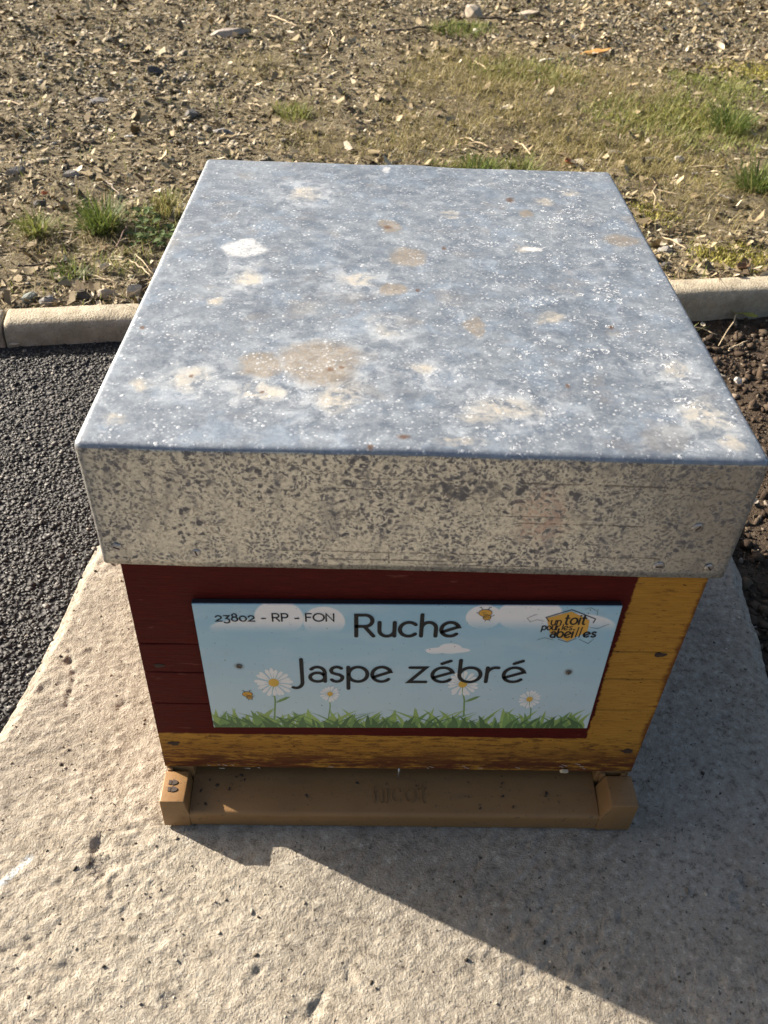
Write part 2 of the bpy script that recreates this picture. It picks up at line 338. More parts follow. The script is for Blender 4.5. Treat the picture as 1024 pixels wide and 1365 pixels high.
# ---- kerb stones
t = NT("kerb_concrete"); P = t.P
c = t.cramp(t.noise(P, 45, 5, .65), [(.3, (.30, .26, .19)), (.7, (.45, .40, .31))]); c = t.mix(t.ramp(t.noise(P, 500, 2), .60, .72), c, (.14, .12, .10))
c = t.mix(t.math('MULTIPLY', t.ramp(t.noise(P, 14, 6, .7), .50, .66), .65), c, (.20, .175, .135))
t.set(c, .9, 0, .25); t.bump(t.math('ADD', t.noise(P, 300, 4), t.noise(P, 60, 3)), .0025); M_KERB = t.m
def kerb_stone(s0, s1, label):
    prof = [(-KW, -.10), (-KW, .004)] + [(-KW + .020 - .020 * math.cos(a), .010 + .020 * math.sin(a)) for a in np.linspace(.15, math.pi / 2, 6)] + [(-.006, .030), (0, .024), (0, -.10)]
    ns = 60; V = []; F = []
    ss = np.concatenate([[s0, s0 + .004], np.linspace(s0 + .01, s1 - .01, ns), [s1 - .004, s1]]); k = len(prof)
    for i, s in enumerate(ss):
        e = -.004 if i in (0, len(ss) - 1) else 0
        for j, (a, z) in enumerate(prof):
            a += .0015 * float(fbm(s * 30, j * .7, 3, 61)); zz = z + (e if z > 0 else 0) + (.002 * float(fbm(s * 14, j * .3 + 4, 3, 63)) if z > 0 else 0)
            q = KO + KDIR * s + KN * a; V.append((q[0], q[1], zz))
    for i in range(len(ss) - 1):
        for j in range(k - 1): F.append((i * k + j, (i + 1) * k + j, (i + 1) * k + j + 1, i * k + j + 1))
    F.append(tuple(range(k))); F.append(tuple(range((len(ss) - 1) * k, len(ss) * k))[::-1])
    me = mesh("kerb_stone", V, F, M_KERB, smooth=False); me.data.shade_smooth() if hasattr(me.data, 'shade_smooth') else None
    return tag(me, label, "kerb stone", "kerb stones along the verge")
kerb_stone(-1.0, .008, "pale concrete kerb stone cut by the left picture edge, left of the joint")
kerb_stone(.012, 1.008, "pale concrete kerb stone ending the black asphalt, left of the hive roof")
kerb_stone(1.012, 2.01, "pale concrete kerb stone bordering the brown soil bed, right of the hive roof")

# ---- verge: terrain
def verge_z(x, y):
    return .020 + .030 * fbm(x * 1.6, y * 1.6, 3, 71) + .022 * fbm(x * 7, y * 7, 4, 73) + .008 * fbm(x * 35, y * 35, 2, 75)
t = NT("verge_soil"); P = t.P
c = t.cramp(t.noise(P, 28, 6, .7), [(.28, (.075, .060, .036)), (.5, (.165, .137, .085)), (.75, (.28, .238, .155))])
t.set(c, .95, 0, .2); t.bump(t.math('ADD', t.noise(P, 60, 5, .7), t.math('MULTIPLY', t.noise(P, 260, 3), .5)), .014); M_VERGE = t.m
nu, nv = 370, 310
su = np.linspace(-3.0, 4.4, nu); sv_ = np.concatenate([[-.012, -.004], np.linspace(.004, 6.2, nv - 2) ** 1.0])
U, Vv = np.meshgrid(su, sv_, indexing='ij'); X = KO[0] + KDIR[0] * U + KN[0] * Vv; Y = KO[1] + KDIR[1] * U + KN[1] * Vv
Z = verge_z(X, Y); Z = np.where(Vv < .02, np.minimum(Z, .016), Z); Z = np.where(Vv < 0, -.08, Z)
tag(mesh("verge_ground", np.stack([X, Y, Z], -1).reshape(-1, 3), grid_faces(nu, nv), M_VERGE, smooth=True), kind="structure")

# ---- verge scatter. Density zones were read off the photo and placed on the ground
def zone(u, v, ru, rv):
    c = gpx(u, v, .03); a = gpx(u + ru, v, .03); b = gpx(u, v - rv, .03); d = gpx(u, v + min(rv, 900), .03)
    return (c[0], c[1], abs(a[0] - c[0]), .5 * (abs(b[1] - c[1]) + abs(d[1] - c[1])))
def zmask(x, y, zs, k=0):
    m = np.zeros(len(x))
    for (cx, cy, rx, ry) in zs:
        d = np.hypot((x - cx) / rx, (y - cy) / ry) + 1.7 * fbm(x * 6, y * 6, 4, 81 + k, .65); m = np.maximum(m, sstep(1.25, .15, d))
    return m
Z_DRY = [zone(940, 250, 100, 60), zone(880, 210, 110, 40), zone(840, 130, 160, 60), zone(450, 190, 90, 20), zone(110, 320, 120, 40), zone(660, 120, 150, 70), zone(760, 190, 120, 40), zone(560, 175, 70, 40), zone(330, 85, 70, 20), zone(400, 150, 60, 25), zone(620, 90, 110, 25)]
Z_GREEN = [zone(900, 160, 110, 35), zone(980, 120, 70, 30), zone(720, 95, 80, 18), zone(612, 36, 50, 8), zone(150, 355, 90, 22), zone(225, 265, 30, 20), zone(640, 215, 60, 10), zone(390, 145, 25, 10), zone(200, 300, 40, 30)]
Z_MOSS = [zone(1005, 340, 40, 22), zone(950, 335, 35, 20), zone(1010, 90, 60, 18), zone(900, 150, 70, 16), zone(870, 280, 30, 18)]
Z_GRAV = [zone(150, 90, 230, 110), zone(60, 180, 160, 80), zone(850, 30, 220, 45), zone(620, 15, 150, 14), zone(280, 170, 120, 40)]
def vpts(n, smax=5.6, near=1.9):
    """points on the verge, denser near the kerb"""
    s = rng.uniform(-2.4, 3.9, n); w = .004 + smax * rng.uniform(0, 1, n) ** near
    x = KO[0] + KDIR[0] * s + KN[0] * w; y = KO[1] + KDIR[1] * s + KN[1] * w
    ok = np.abs(x - .05) < 1.05 + .42 * (y - .9); return x[ok], y[ok]
def zpts(zs, n, k, thin):
    w = np.array([z[2] * z[3] for z in zs]); i = rng.choice(len(zs), n, p=w / w.sum()); zz = np.array(zs)[i]
    a = rng.uniform(0, 2 * np.pi, n); r = 1.25 * np.sqrt(rng.uniform(0, 1, n)); x = zz[:, 0] + zz[:, 2] * r * np.cos(a); y = zz[:, 1] + zz[:, 3] * r * np.sin(a)
    ok = (rng.uniform(0, 1, n) < zmask(x, y, zs, k)) & (kerb_s(x, y) > .006); ex, ey = vpts(thin, 4.6, 1.5)
    return np.concatenate([x[ok], ex]), np.concatenate([y[ok], ey])
t = NT("gravel_chip"); r = t.isl()
c = t.cramp(r, [(0, (.075, .066, .052)), (.3, (.155, .134, .10)), (.6, (.245, .215, .16)), (.88, (.36, .32, .245)), (1, (.56, .52, .44))])
c = t.mix(t.math('MULTIPLY', t.noise(t.P, 120, 4), .35), c, (.10, .085, .06)); t.set(c, .82, 0, .3); t.bump(t.noise(t.P, 350, 3), .002); M_GRAV = t.m
x, y = vpts(110000, 5.0, 1.4); g = zmask(x, y, Z_GRAV, 1); d = zmask(x, y, Z_DRY + Z_MOSS, 2)
ok = rng.uniform(0, 1, len(x)) < np.clip(.40 + .62 * g - .55 * d, .03, 1); x, y, g = x[ok], y[ok], g[ok]
sz = np.clip(rng.lognormal(math.log(.0038), .46, len(x)), .0018, .018) * (1 + .15 * (y - 1)) * (.9 + .2 * g)
v, f = chips(np.column_stack([x, y, verge_z(x, y) + sz * .18]), sz)
tag(mesh("gravel", v, f, M_GRAV), "grey and tan flat gravel chips strewn over the verge", "gravel", kind="stuff")

# leaf crumbs: small curled shards
def shards(x, y, z, size, tilt=.55):
    n = len(x); u = np.array([-1, 0, 1.0]); base = np.array([(-1, -.35, 0), (0, -.6, .0), (1, -.2, 0), (1.0, .25, 0), (0.1, .6, 0), (-.9, .4, 0)])
    v = np.repeat(base[None], n, 0) + rng.normal(0, .16, (n, 6, 3)) * np.array([1, 1, .3])
    v[:, :, 2] += (v[:, :, 0] ** 2) * rng.uniform(-.1, .55, n)[:, None] + v[:, :, 1] ** 2 * rng.uniform(-.2, .6, n)[:, None]
    v *= (size[:, None] * np.ones(3))[:, None, :] * np.stack([np.ones(n), rng.uniform(.5, 1.1, n), np.ones(n)], 1)[:, None, :]
    v = np.einsum('nij,nkj->nki', rand_rot(n, tilt), v) + np.stack([x, y, z], 1)[:, None, :]
    f = np.array([(0, 1, 4, 5), (1, 2, 3, 4)])[None] + (np.arange(n) * 6)[:, None, None]
    return v.reshape(-1, 3), f.reshape(-1, 4)
t = NT("leaf_crumb"); r = t.isl()
c = t.cramp(r, [(0, (.07, .050, .028)), (.3, (.15, .112, .062)), (.6, (.26, .205, .12)), (.88, (.40, .33, .21)), (1, (.64, .57, .44))]); t.set(c, .75, 0, .3); M_CRUMB = t.m
x, y = vpts(130000, 4.8, 1.5); g = zmask(x, y, Z_MOSS + Z_DRY + Z_GREEN, 4); ok = rng.uniform(0, 1, len(x)) < .75 - .55 * g; x, y = x[ok], y[ok]
sz = np.clip(rng.lognormal(math.log(.0052), .48, len(x)), .0024, .017) * (1 + .14 * (y - 1))
v, f = shards(x, y, verge_z(x, y) + sz * .35 + .001, sz)
tag(mesh("leaf_litter", v, f, M_CRUMB), "brown and tan crumbled leaf litter covering the verge", "leaf litter", kind="stuff")

# blades: tapered bent strips
def blades(x, y, z, length, width, lean, curl, az=None):
    n = len(x); az = rng.uniform(0, 2 * np.pi, n) if az is None else az
    dx, dy = np.cos(az), np.sin(az); T = np.array([0, .38, .74, 1.0]); Wd = np.array([1, .85, .5, .0])
    V = np.zeros((n, 7, 3)); ang = lean.copy(); px_, pz_ = np.zeros(n), np.zeros(n); k = 0
    for i, tt in enumerate(T):
        if i: seg = (tt - T[i - 1]) * length; px_ = px_ + np.sin(ang) * seg; pz_ = pz_ + np.cos(ang) * seg; ang = ang + curl * (tt - T[i - 1])
        for sgn in ((-1, 1) if i < 3 else (0,)):
            V[:, k, 0] = x + dx * px_ - dy * sgn * width * Wd[i] * .5; V[:, k, 1] = y + dy * px_ + dx * sgn * width * Wd[i] * .5
            V[:, k, 2] = z + np.maximum(pz_, -.001); k += 1
    F = np.array([(0, 1, 3), (0, 3, 2), (2, 3, 5), (2, 5, 4), (4, 5, 6)])[None] + (np.arange(n) * 7)[:, None, None]
    return V.reshape(-1, 3), F.reshape(-1, 3)
def blade_mat(name, stops, trans=.35):
    t = NT(name); r = t.isl(); c = t.cramp(r, stops); t.set(c, .6, 0, .3)
    tr = t.n('ShaderNodeBsdfTranslucent'); t.l(c, tr.inputs[0]); mx = t.n('ShaderNodeMixShader'); mx.inputs[0].default_value = trans
    t.l(t.b.outputs[0], mx.inputs[1]); t.l(tr.outputs[0], mx.inputs[2]); t.l(mx.outputs[0], t.out.inputs[0]); return t.m
M_STRAW = blade_mat("dead_straw", [(0, (.12, .08, .045)), (.35, (.22, .16, .09)), (.75, (.40, .32, .19)), (1, (.66, .59, .44))], .2)
M_DRYG = blade_mat("drying_grass", [(0, (.13, .115, .035)), (.35, (.235, .205, .070)), (.7, (.35, .295, .13)), (1, (.56, .48, .28))])
M_GRASS = blade_mat("green_grass", [(0, (.045, .075, .018)), (.5, (.10, .15, .030)), (.85, (.18, .22, .055)), (1, (.34, .32, .13))])
M_YGRASS = blade_mat("yellow_green_grass", [(0, (.10, .13, .03)), (.5, (.20, .23, .055)), (1, (.40, .39, .16))])
M_MOSS = blade_mat("yellow_moss", [(0, (.14, .14, .03)), (.5, (.30, .28, .06)), (1, (.48, .42, .12))], .25)
# loose straw lying flat
x, y = vpts(100000, 4.8, 1.4); d = zmask(x, y, Z_DRY, 5); ok = rng.uniform(0, 1, len(x)) < .5 + .5 * d; x, y = x[ok], y[ok]; n = len(x)
v, f = blades(x, y, verge_z(x, y) + rng.uniform(.001, .012, n), rng.lognormal(math.log(.020), .55, n).clip(.007, .10), rng.uniform(.0008, .0022, n) * (1 + .12 * (y - 1)), rng.normal(1.50, .16, n), rng.normal(0, .35, n))
tag(mesh("straw_litter", v, f, M_STRAW), "pale dead straw lying scattered over the verge", "straw", kind="stuff")
# dry turf
x, y = zpts(Z_DRY, 44000, 6, 16000); n = len(x)
v, f = blades(x, y, verge_z(x, y), rng.uniform(.010, .040, n), rng.uniform(.0009, .0019, n) * (1 + .1 * (y - 1)), np.abs(rng.normal(.85, .40, n)), rng.normal(.8, .5, n))
tag(mesh("dry_turf", v, f, M_DRYG), "yellowed dry grass growing thinly over the verge", "grass", kind="stuff")
# short green sward
x, y = zpts(Z_GREEN, 22000, 7, 7000); n = len(x)
v, f = blades(x, y, verge_z(x, y), rng.uniform(.008, .032, n), rng.uniform(.0013, .0030, n) * (1 + .1 * (y - 1)), np.abs(rng.normal(.6, .35, n)), rng.normal(.6, .5, n))
tag(mesh("short_grass", v, f, M_YGRASS), "short yellow-green grass and weeds in patches on the verge", "grass", kind="stuff")
# moss
x, y = zpts(Z_MOSS, 20000, 8, 800); n = len(x)
v, f = blades(x, y, verge_z(x, y) - .001, rng.uniform(.005, .013, n), rng.uniform(.0020, .0042, n), np.abs(rng.normal(.5, .4, n)), rng.normal(.3, .5, n))
tag(mesh("moss", v, f, M_MOSS), "yellow moss cushions behind the right-hand kerb stone", "moss", kind="stuff")

# ---- grass tufts, each a plant
def tuft(u, v, nb, L, R, mat, label, lean=.45, W=.0024):
    c = gpx(u, v, .03); x0, y0 = c[0], c[1]; z0 = float(verge_z(x0, y0)) if kerb_s(x0, y0) > 0 else float(soil_z(x0, y0))
    rr = R * np.sqrt(rng.uniform(0, 1, nb)); a = rng.uniform(0, 2 * np.pi, nb)
    V, F = blades(rr * np.cos(a), rr * np.sin(a), np.full(nb, -.004), L * rng.uniform(.45, 1.15, nb), W * rng.uniform(.6, 1.3, nb), np.abs(rng.normal(lean, .28, nb)), rng.normal(.8, .45, nb), a + rng.normal(0, .8, nb))
    e = empty("grass_tuft", (x0, y0, z0)); tag(e, label, "grass tuft", "grass tufts on the verge")
    tag(mesh("blades", V, F, mat, e), kind="stuff")
    nd = nb // 3; rr = R * 1.1 * np.sqrt(rng.uniform(0, 1, nd)); a = rng.uniform(0, 2 * np.pi, nd)
    V, F = blades(rr * np.cos(a), rr * np.sin(a), np.full(nd, -.003), L * rng.uniform(.3, .9, nd), W * .8 * rng.uniform(.6, 1.2, nd), np.abs(rng.normal(lean + .45, .3, nd)), rng.normal(.7, .5, nd), a)
    tag(mesh("dead_blades", V, F, M_DRYG, e), kind="stuff"); return e
tuft(136, 304, 330, .078, .034, M_GRASS, "tall dense green grass tuft left of the hive roof")
tuft(48, 308, 190, .062, .022, M_YGRASS, "spiky yellow-green grass tuft near the left picture edge", .65)
tuft(92, 364, 240, .030, .030, M_GRASS, "low green grass cushion just behind the left kerb stone", .5)
tuft(226, 280, 150, .050, .030, M_DRYG, "brownish grass tuft close against the left side of the roof")
tuft(1008, 246, 300, .095, .040, M_GRASS, "large green grass tuft at the right picture edge", .6)
tuft(974, 168, 260, .090, .050, M_GRASS, "green grass tuft farther back at the right", .6)
tuft(922, 410, 26, .050, .008, M_YGRASS, "few thin grass blades between kerb stone and roof at the right", .4)
tuft(640, 224, 140, .060, .045, M_GRASS, "green grass tuft peeping over the back edge of the roof", .5)
tuft(700, 222, 110, .055, .04, M_YGRASS, "pale grass tuft behind the roof's back edge, right of the greener one", .5)
tuft(392, 150, 130, .045, .045, M_YGRASS, "small green tuft in the gravel beyond the roof's left half", .5)
tuft(612, 40, 200, .05, .10, M_GRASS, "dark green low patch of grass under the dark twig at the top", .5)
tuft(735, 100, 160, .05, .10, M_DRYG, "olive tuft of half-dry grass in the middle of the dry turf", .5)
# broad-leaved weed
def weed(u, v, n, R, label):
    c = gpx(u, v, .03); e = empty("weed", (c[0], c[1], float(verge_z(c[0], c[1])))); tag(e, label, "weed")
    for k in range(n):
        a = random.uniform(0, 2 * math.pi); r = R * math.sqrt(random.random()); L = random.uniform(.010, .022)
        V = []; F = []; na = 5
        dx, dy = math.cos(a), math.sin(a); tl = random.uniform(.1, .8); sx = math.cos(k * 2.4) * r; sy = math.sin(k * 2.4) * r; sz_ = random.uniform(.004, .028)
        for i in range(na):
            q = i / (na - 1); w = .36 * L * math.sin(math.pi * (.08 + .9 * q)); h = sz_ + math.sin(tl) * L * q - .4 * L * q * q
            for s in (-1, 0, 1): V.append((sx + dx * L * q - dy * s * w, sy + dy * L * q + dx * s * w, h + (.12 * L if s else 0)))
        for i in range(na - 1):
            for j in range(2): F.append((i * 3 + j, i * 3 + j + 1, i * 3 + j + 4, i * 3 + j + 3))
        mesh("leaf", V, F, M_WEED, e, True)
M_WEED = blade_mat("weed_leaf", [(0, (.045, .075, .022)), (.6, (.085, .13, .035)), (1, (.16, .20, .06))], .25)
weed(204, 322, 46, .055, "dark green small-leaved weed beside the left edge of the roof")
weed(190, 300, 22, .035, "sparse green weed between the tall tuft and the roof")

# ---- single leaves, stones and twigs lying about
def leaf(u, v, L, W, rot, col, label, zf=None, curl=.5, tilt=.25, name="dry_leaf"):
    c = gpx(u, v, .03 if zf is None else zf); z = (float(verge_z(c[0], c[1])) if zf is None else zf) + .004
    t = NT("leaf_" + "%d_%d" % (u, v)); f = t.noise(t.P, 90, 4); t.set(t.mix(f, tuple(k * .6 for k in col), tuple(min(1, k * 1.25) for k in col)), .7, 0, .3); t.bump(t.noise(t.P, 300, 2), .001)
    V = []; F = []; na, nc = 9, 5; rs = random.Random(u * 31 + v)
    for i in range(na):
        q = i / (na - 1); w = W * .5 * math.sin(math.pi * (.04 + .93 * q)) ** .8 * (1 + rs.uniform(-.18, .18))
        for j in range(nc):
            s = (j / (nc - 1) - .5) * 2
            V.append(((q - .5) * L, s * w, curl * (abs(s) ** 1.6) * w + curl * .8 * L * (q - .5) ** 2 * rs.uniform(.7, 1.3)))
    for i in range(na - 1):
        for j in range(nc - 1): F.append((i * nc + j, (i + 1) * nc + j, (i + 1) * nc + j + 1, i * nc + j + 1))
    e = mesh(name, V, F, t.m, None, True); e.location = (c[0], c[1], z); e.rotation_euler = (rs.uniform(-tilt, tilt), rs.uniform(-tilt, tilt), rot)
    mo = e.modifiers.new("thickness", 'SOLIDIFY'); mo.thickness = .0004
    return tag(e, label, "leaf")
TAN, PALE, BRN, RUST, GRY = (.36, .26, .15), (.58, .50, .37), (.20, .12, .065), (.42, .14, .06), (.33, .30, .26)
leaf(199, 295, .034, .010, .1, TAN, "long tan leaf lying just left of the roof's left edge")
leaf(203, 277, .030, .013, .5, GRY, "grey leaf above the long tan leaf, left of the roof")
leaf(61, 262, .018, .014, 1.0, RUST, "small rust-red leaf behind the yellow-green tuft", curl=.9)
leaf(135, 333, .022, .013, .5, BRN, "brown leaf at the foot of the tall grass tuft", curl=.8)
leaf(155, 345, .028, .014, .1, PALE, "pale cream leaf lying behind the left kerb stone")
leaf(142, 360, .024, .020, 1.2, PALE, "whitish curled leaf just below the pale cream leaf", curl=1.0)
leaf(66, 444, .026, .009, .1, TAN, "thin tan leaf on the asphalt touching the left kerb stone", zf=-.008)
leaf(20, 462, .016, .007, .4, PALE, "small pale leaf on the asphalt at the left picture edge", zf=-.008)
leaf(129, 428, .012, .006, 1.2, PALE, "tiny upright pale leaf bit where asphalt meets the left kerb stone", zf=-.002, tilt=.9)
leaf(928, 225, .038, .014, 1.0, GRY, "pale grey leaf right of the roof's back corner")
leaf(985, 209, .028, .018, .6, PALE, "light leaf beside the large grass tuft at the right edge")
leaf(966, 261, .034, .012, -.2, PALE, "cream leaf in front of the large right-hand grass tuft")
leaf(990, 356, .028, .020, .5, BRN, "dark curled leaf on the moss by the right kerb stone", curl=1.1)
leaf(762, 212, .040, .026, .3, RUST, "orange-red leaf beyond the roof's back edge", curl=.7)
leaf(779, 199, .036, .016, 1.2, TAN, "light tan leaf just behind the orange-red one")
leaf(172, 180, .034, .016, 1.1, (.66, .62, .54), "whitish leaf on the grey gravel left of centre")
leaf(405, 74, .040, .024, .7, (.62, .57, .48), "off-white curled leaf in the litter near the top", curl=.8)
leaf(729, 80, .052, .038, .2, (.68, .64, .54), "white leaf in the dry turf near the top")
leaf(712, 98, .050, .026, .3, (.62, .56, .45), "pale leaf just in front of the white leaf in the turf")
leaf(794, 72, .11, .05, .1, (.40, .22, .07), "orange-brown flat leaf on the gravel at upper right")
leaf(677, 142, .040, .026, .4, PALE, "cream leaf in the middle of the dry turf")
leaf(980, 419, .030, .016, .1, (.27, .27, .05), "yellow-green leaf on the soil under the right kerb stone", zf=-.02, name="fallen_leaf")
leaf(999, 424, .028, .015, -.3, (.22, .23, .05), "olive leaf lying next to the yellow-green leaf on the soil", zf=-.02, name="fallen_leaf")
leaf(936, 436, .022, .010, 1.3, PALE, "pale leaf scrap on the soil right beside the roof edge", zf=-.02)
leaf(962, 505, .016, .012, .3, GRY, "grey leaf scrap on the soil halfway along the roof's right edge", zf=-.02)
leaf(1003, 672, .020, .012, .6, (.5, .42, .33), "pale leaf scrap in the shaded soil near the roof's front right corner", zf=-.022)

def stone(u, v, sx, sy, sz_, rot, col, label, zf=None):
    c = gpx(u, v, .03 if zf is None else zf); z = float(verge_z(c[0], c[1])) if zf is None else zf
    b = bmesh.new(); bmesh.ops.create_icosphere(b, subdivisions=2, radius=1.0); rs = random.Random(u * 7 + v)
    cuts = [Vector((rs.gauss(0, 1), rs.gauss(0, 1), rs.gauss(0, .7))).normalized() for _ in range(14)]
    for q in b.verts:
        for n_ in cuts:
            d = q.co.dot(n_); lim = .52
            if d > lim: q.co -= n_ * (d - lim)
        q.co = Vector((q.co.x * sx * 1.4, q.co.y * sy * 1.4, q.co.z * sz_ * 1.4))
    t = NT("stone_" + "%d_%d" % (u, v)); f = t.noise(t.P, 70, 5, .65); t.set(t.mix(f, tuple(k * .55 for k in col), tuple(min(1, k * 1.3) for k in col)), .85, 0, .3); t.bump(t.noise(t.P, 220, 4), .003)
    e = bm_obj("stone", b, t.m); e.location = (c[0], c[1], z + sz_ * .35); e.rotation_euler = (rs.uniform(-.2, .2), rs.uniform(-.2, .2), rot)
    return tag(e, label, "stone")
SG, SP, SDK = (.22, .21, .195), (.40, .35, .28), (.09, .085, .08)
stone(302, 45, .085, .030, .014, .15, (.40, .35, .31), "large flat pinkish-grey stone near the top, left of centre")
stone(54, 273, .018, .014, .012, .4, SDK, "dark stone behind the yellow-green tuft")
stone(64, 397, .016, .011, .010, .3, SG, "grey stone against the back of the left kerb stone")
stone(38, 394, .019, .012, .011, .1, (.17, .19, .18), "greenish grey stone behind the kerb stone, nearest the left picture edge")
stone(141, 391, .020, .012, .010, .2, SP, "tan stone behind the kerb stone, in front of the whitish curled leaf")
stone(177, 388, .017, .012, .011, .6, (.5, .44, .35), "pale cream stone where kerb stone and roof edge meet at the left")
stone(112, 393, .012, .010, .010, .9, SDK, "dark stone behind the left kerb stone between grey and tan ones")
stone(207, 95, .030, .022, .018, .3, SDK, "black stone in the grey gravel at upper left")
stone(255, 148, .030, .018, .012, .9, SG, "grey slate stone in the gravel left of the roof's back corner")
stone(297, 172, .036, .018, .010, .2, (.28, .27, .26), "flat grey stone just behind the roof's back left corner")
stone(632, 17, .050, .034, .026, .2, SP, "large tan stone at the top, right of centre")
stone(705, 16, .05, .026, .018, -.3, SP, "tan stone at the top, beyond the right end of the dark twig")
stone(874, 205, .032, .013, .009, -.05, SG, "flat slate chip right of the roof's back corner")
stone(822, 195, .026, .016, .010, .2, (.27, .26, .25), "grey stone directly behind the roof's back right corner")
stone(890, 344, .015, .013, .011, .4, SDK, "dark round stone behind the right kerb stone beside the roof")
stone(891, 323, .017, .013, .010, .1, SG, "grey stone behind the dark round one at the roof's right edge")
stone(904, 315, .014, .011, .010, 1.2, SP, "small tan stone behind the right kerb stone")
stone(985, 505, .009, .007, .005, .3, (.4, .38, .36), "small grey pebble on the soil bed")
stone(908, 206, .020, .014, .010, .7, (.44, .40, .34), "pale stone right of the flat slate chip")
stone(130, 130, .026, .016, .010, .5, (.26, .25, .24), "grey stone in the left gravel")
stone(20, 225, .024, .017, .012, .2, (.24, .22, .20), "grey stone at the left picture edge above the tufts")
stone(95, 232, .022, .013, .009, .2, SG, "flat grey stone above the tall tuft")

M_TW = {}
def twig(pts, r, col, label, on='verge', name="twig", lift=.006):
    if col not in M_TW: M_TW[col] = plain("twig_bark_%d" % len(M_TW), col, .8, 0, .35, 200)
    P3 = []
    for (u, v) in pts:
        c = gpx(u, v, .03 if on == 'verge' else -.015); z = float(verge_z(c[0], c[1])) + lift if on == 'verge' else float(soil_z(c[0], c[1])) + lift; P3.append(Vector((c[0], c[1], z)))
    Q = []; ns = 7; rs = random.Random(pts[0][0])
    for a, b in zip(P3[:-1], P3[1:]):
        L = (b - a).length
        for i in range(ns): q = a.lerp(b, i / ns); Q.append(q + Vector((rs.gauss(0, .012 * L), rs.gauss(0, .012 * L), rs.gauss(0, .008 * L) + .05 * L * math.sin(math.pi * i / ns) * rs.random())))
    Q.append(P3[-1]); org = Q[0].copy(); V = []; F = []; k = 6
    for i, q in enumerate(Q):
        d = (Q[min(i + 1, len(Q) - 1)] - Q[max(i - 1, 0)]).normalized(); s = d.cross(Vector((0, 0, 1))).normalized(); w = s.cross(d)
        rr = r * (1 - .5 * i / len(Q)) * rs.uniform(.85, 1.15)
        for j in range(k): a = 2 * math.pi * j / k; V.append(tuple(q - org + s * math.cos(a) * rr + w * math.sin(a) * rr))
    for i in range(len(Q) - 1):
        for j in range(k): F.append((i * k + j, i * k + (j + 1) % k, (i + 1) * k + (j + 1) % k, (i + 1) * k + j))
    F.append(tuple(range(k))); F.append(tuple(range((len(Q) - 1) * k, len(Q) * k)))
    e = mesh(name, V, F, M_TW[col], None, True); e.location = org; return tag(e, label, "twig" if name == "twig" else "straw")
CT, CD, CB = (.50, .40, .26), (.10, .075, .055), (.30, .22, .14)
twig([(25, 354), (80, 348), (141, 340)], .0020, CD, "long dark twig lying behind the left kerb stone")
twig([(84, 310), (116, 315)], .0020, CT, "short pale stick between the two left grass tufts")
twig([(120, 367), (155, 378)], .0020, CT, "pale stick behind the left kerb stone under the whitish leaf")
twig([(173, 348), (203, 371)], .0018, CT, "thin pale stick slanting towards the roof's left edge")
twig([(180, 340), (205, 366)], .0013, CT, "thinner pale stalk beside the slanting stick at the roof's left edge", name="straw")
twig([(78, 398), (86, 380)], .0015, CT, "short straw standing against the left kerb stone", name="straw", lift=.003)
twig([(140, 238), (160, 262)], .0018, (.35, .29, .24), "greyish stick above the tall tuft")
twig([(158, 340), (170, 312), (172, 300)], .0016, (.20, .13, .10), "thin reddish-brown twig right of the tall tuft", lift=.02)
twig([(916, 216), (970, 219)], .0028, CT, "pale stick pointing at the large right-hand tuft")
twig([(875, 249), (906, 257)], .0020, CT, "pale straw near the roof's back right corner, upper of two", name="straw")
twig([(870, 279), (913, 281)], .0018, CT, "pale straw near the roof's right edge, lower of two", name="straw")
twig([(885, 309), (918, 326)], .0017, CT, "slanting straw behind the right kerb stone", name="straw")
twig([(873, 240), (873, 275)], .0014, CT, "straw running up from the lower of two pale straws", name="straw")
twig([(987, 414), (959, 458)], .0014, CT, "long straw on the soil bed slanting down from the right kerb stone", 'soil', "straw", .012)
twig([(975, 457), (999, 448)], .0018, CT, "short straw on the soil bed at the right picture edge", 'soil', "straw")
twig([(925, 428), (958, 440)], .0014, CT, "straw on the soil beside the roof's right edge", 'soil', "straw")
twig([(357, 20), (378, 28), (397, 34)], .0034, CT, "bent pale stick at the top, right of the flat pinkish stone")
twig([(432, 80), (452, 30)], .0026, CT, "long pale straw pointing away near the top centre", name="straw")
twig([(512, 41), (575, 36), (634, 33)], .0048, CD, "long dark twig lying across the top centre")
twig([(637, 22), (690, 25), (727, 26)], .0044, CD, "dark twig at the top right of centre, behind the tan stone")
twig([(617, 177), (654, 190)], .0026, CT, "pale stick in the litter beyond the middle of the roof")
twig([(687, 180), (710, 200)], .0026, CT, "pale stick right of the one beyond the middle of the roof")
twig([(632, 84), (650, 95)], .0032, CT, "short pale stick in the dry turf at the top")
twig([(5, 130), (30, 142)], .0028, CB, "brown stick on the gravel at the left picture edge")
twig([(330, 135), (352, 142)], .0024, CT, "pale stick in the litter behind the roof's left half")

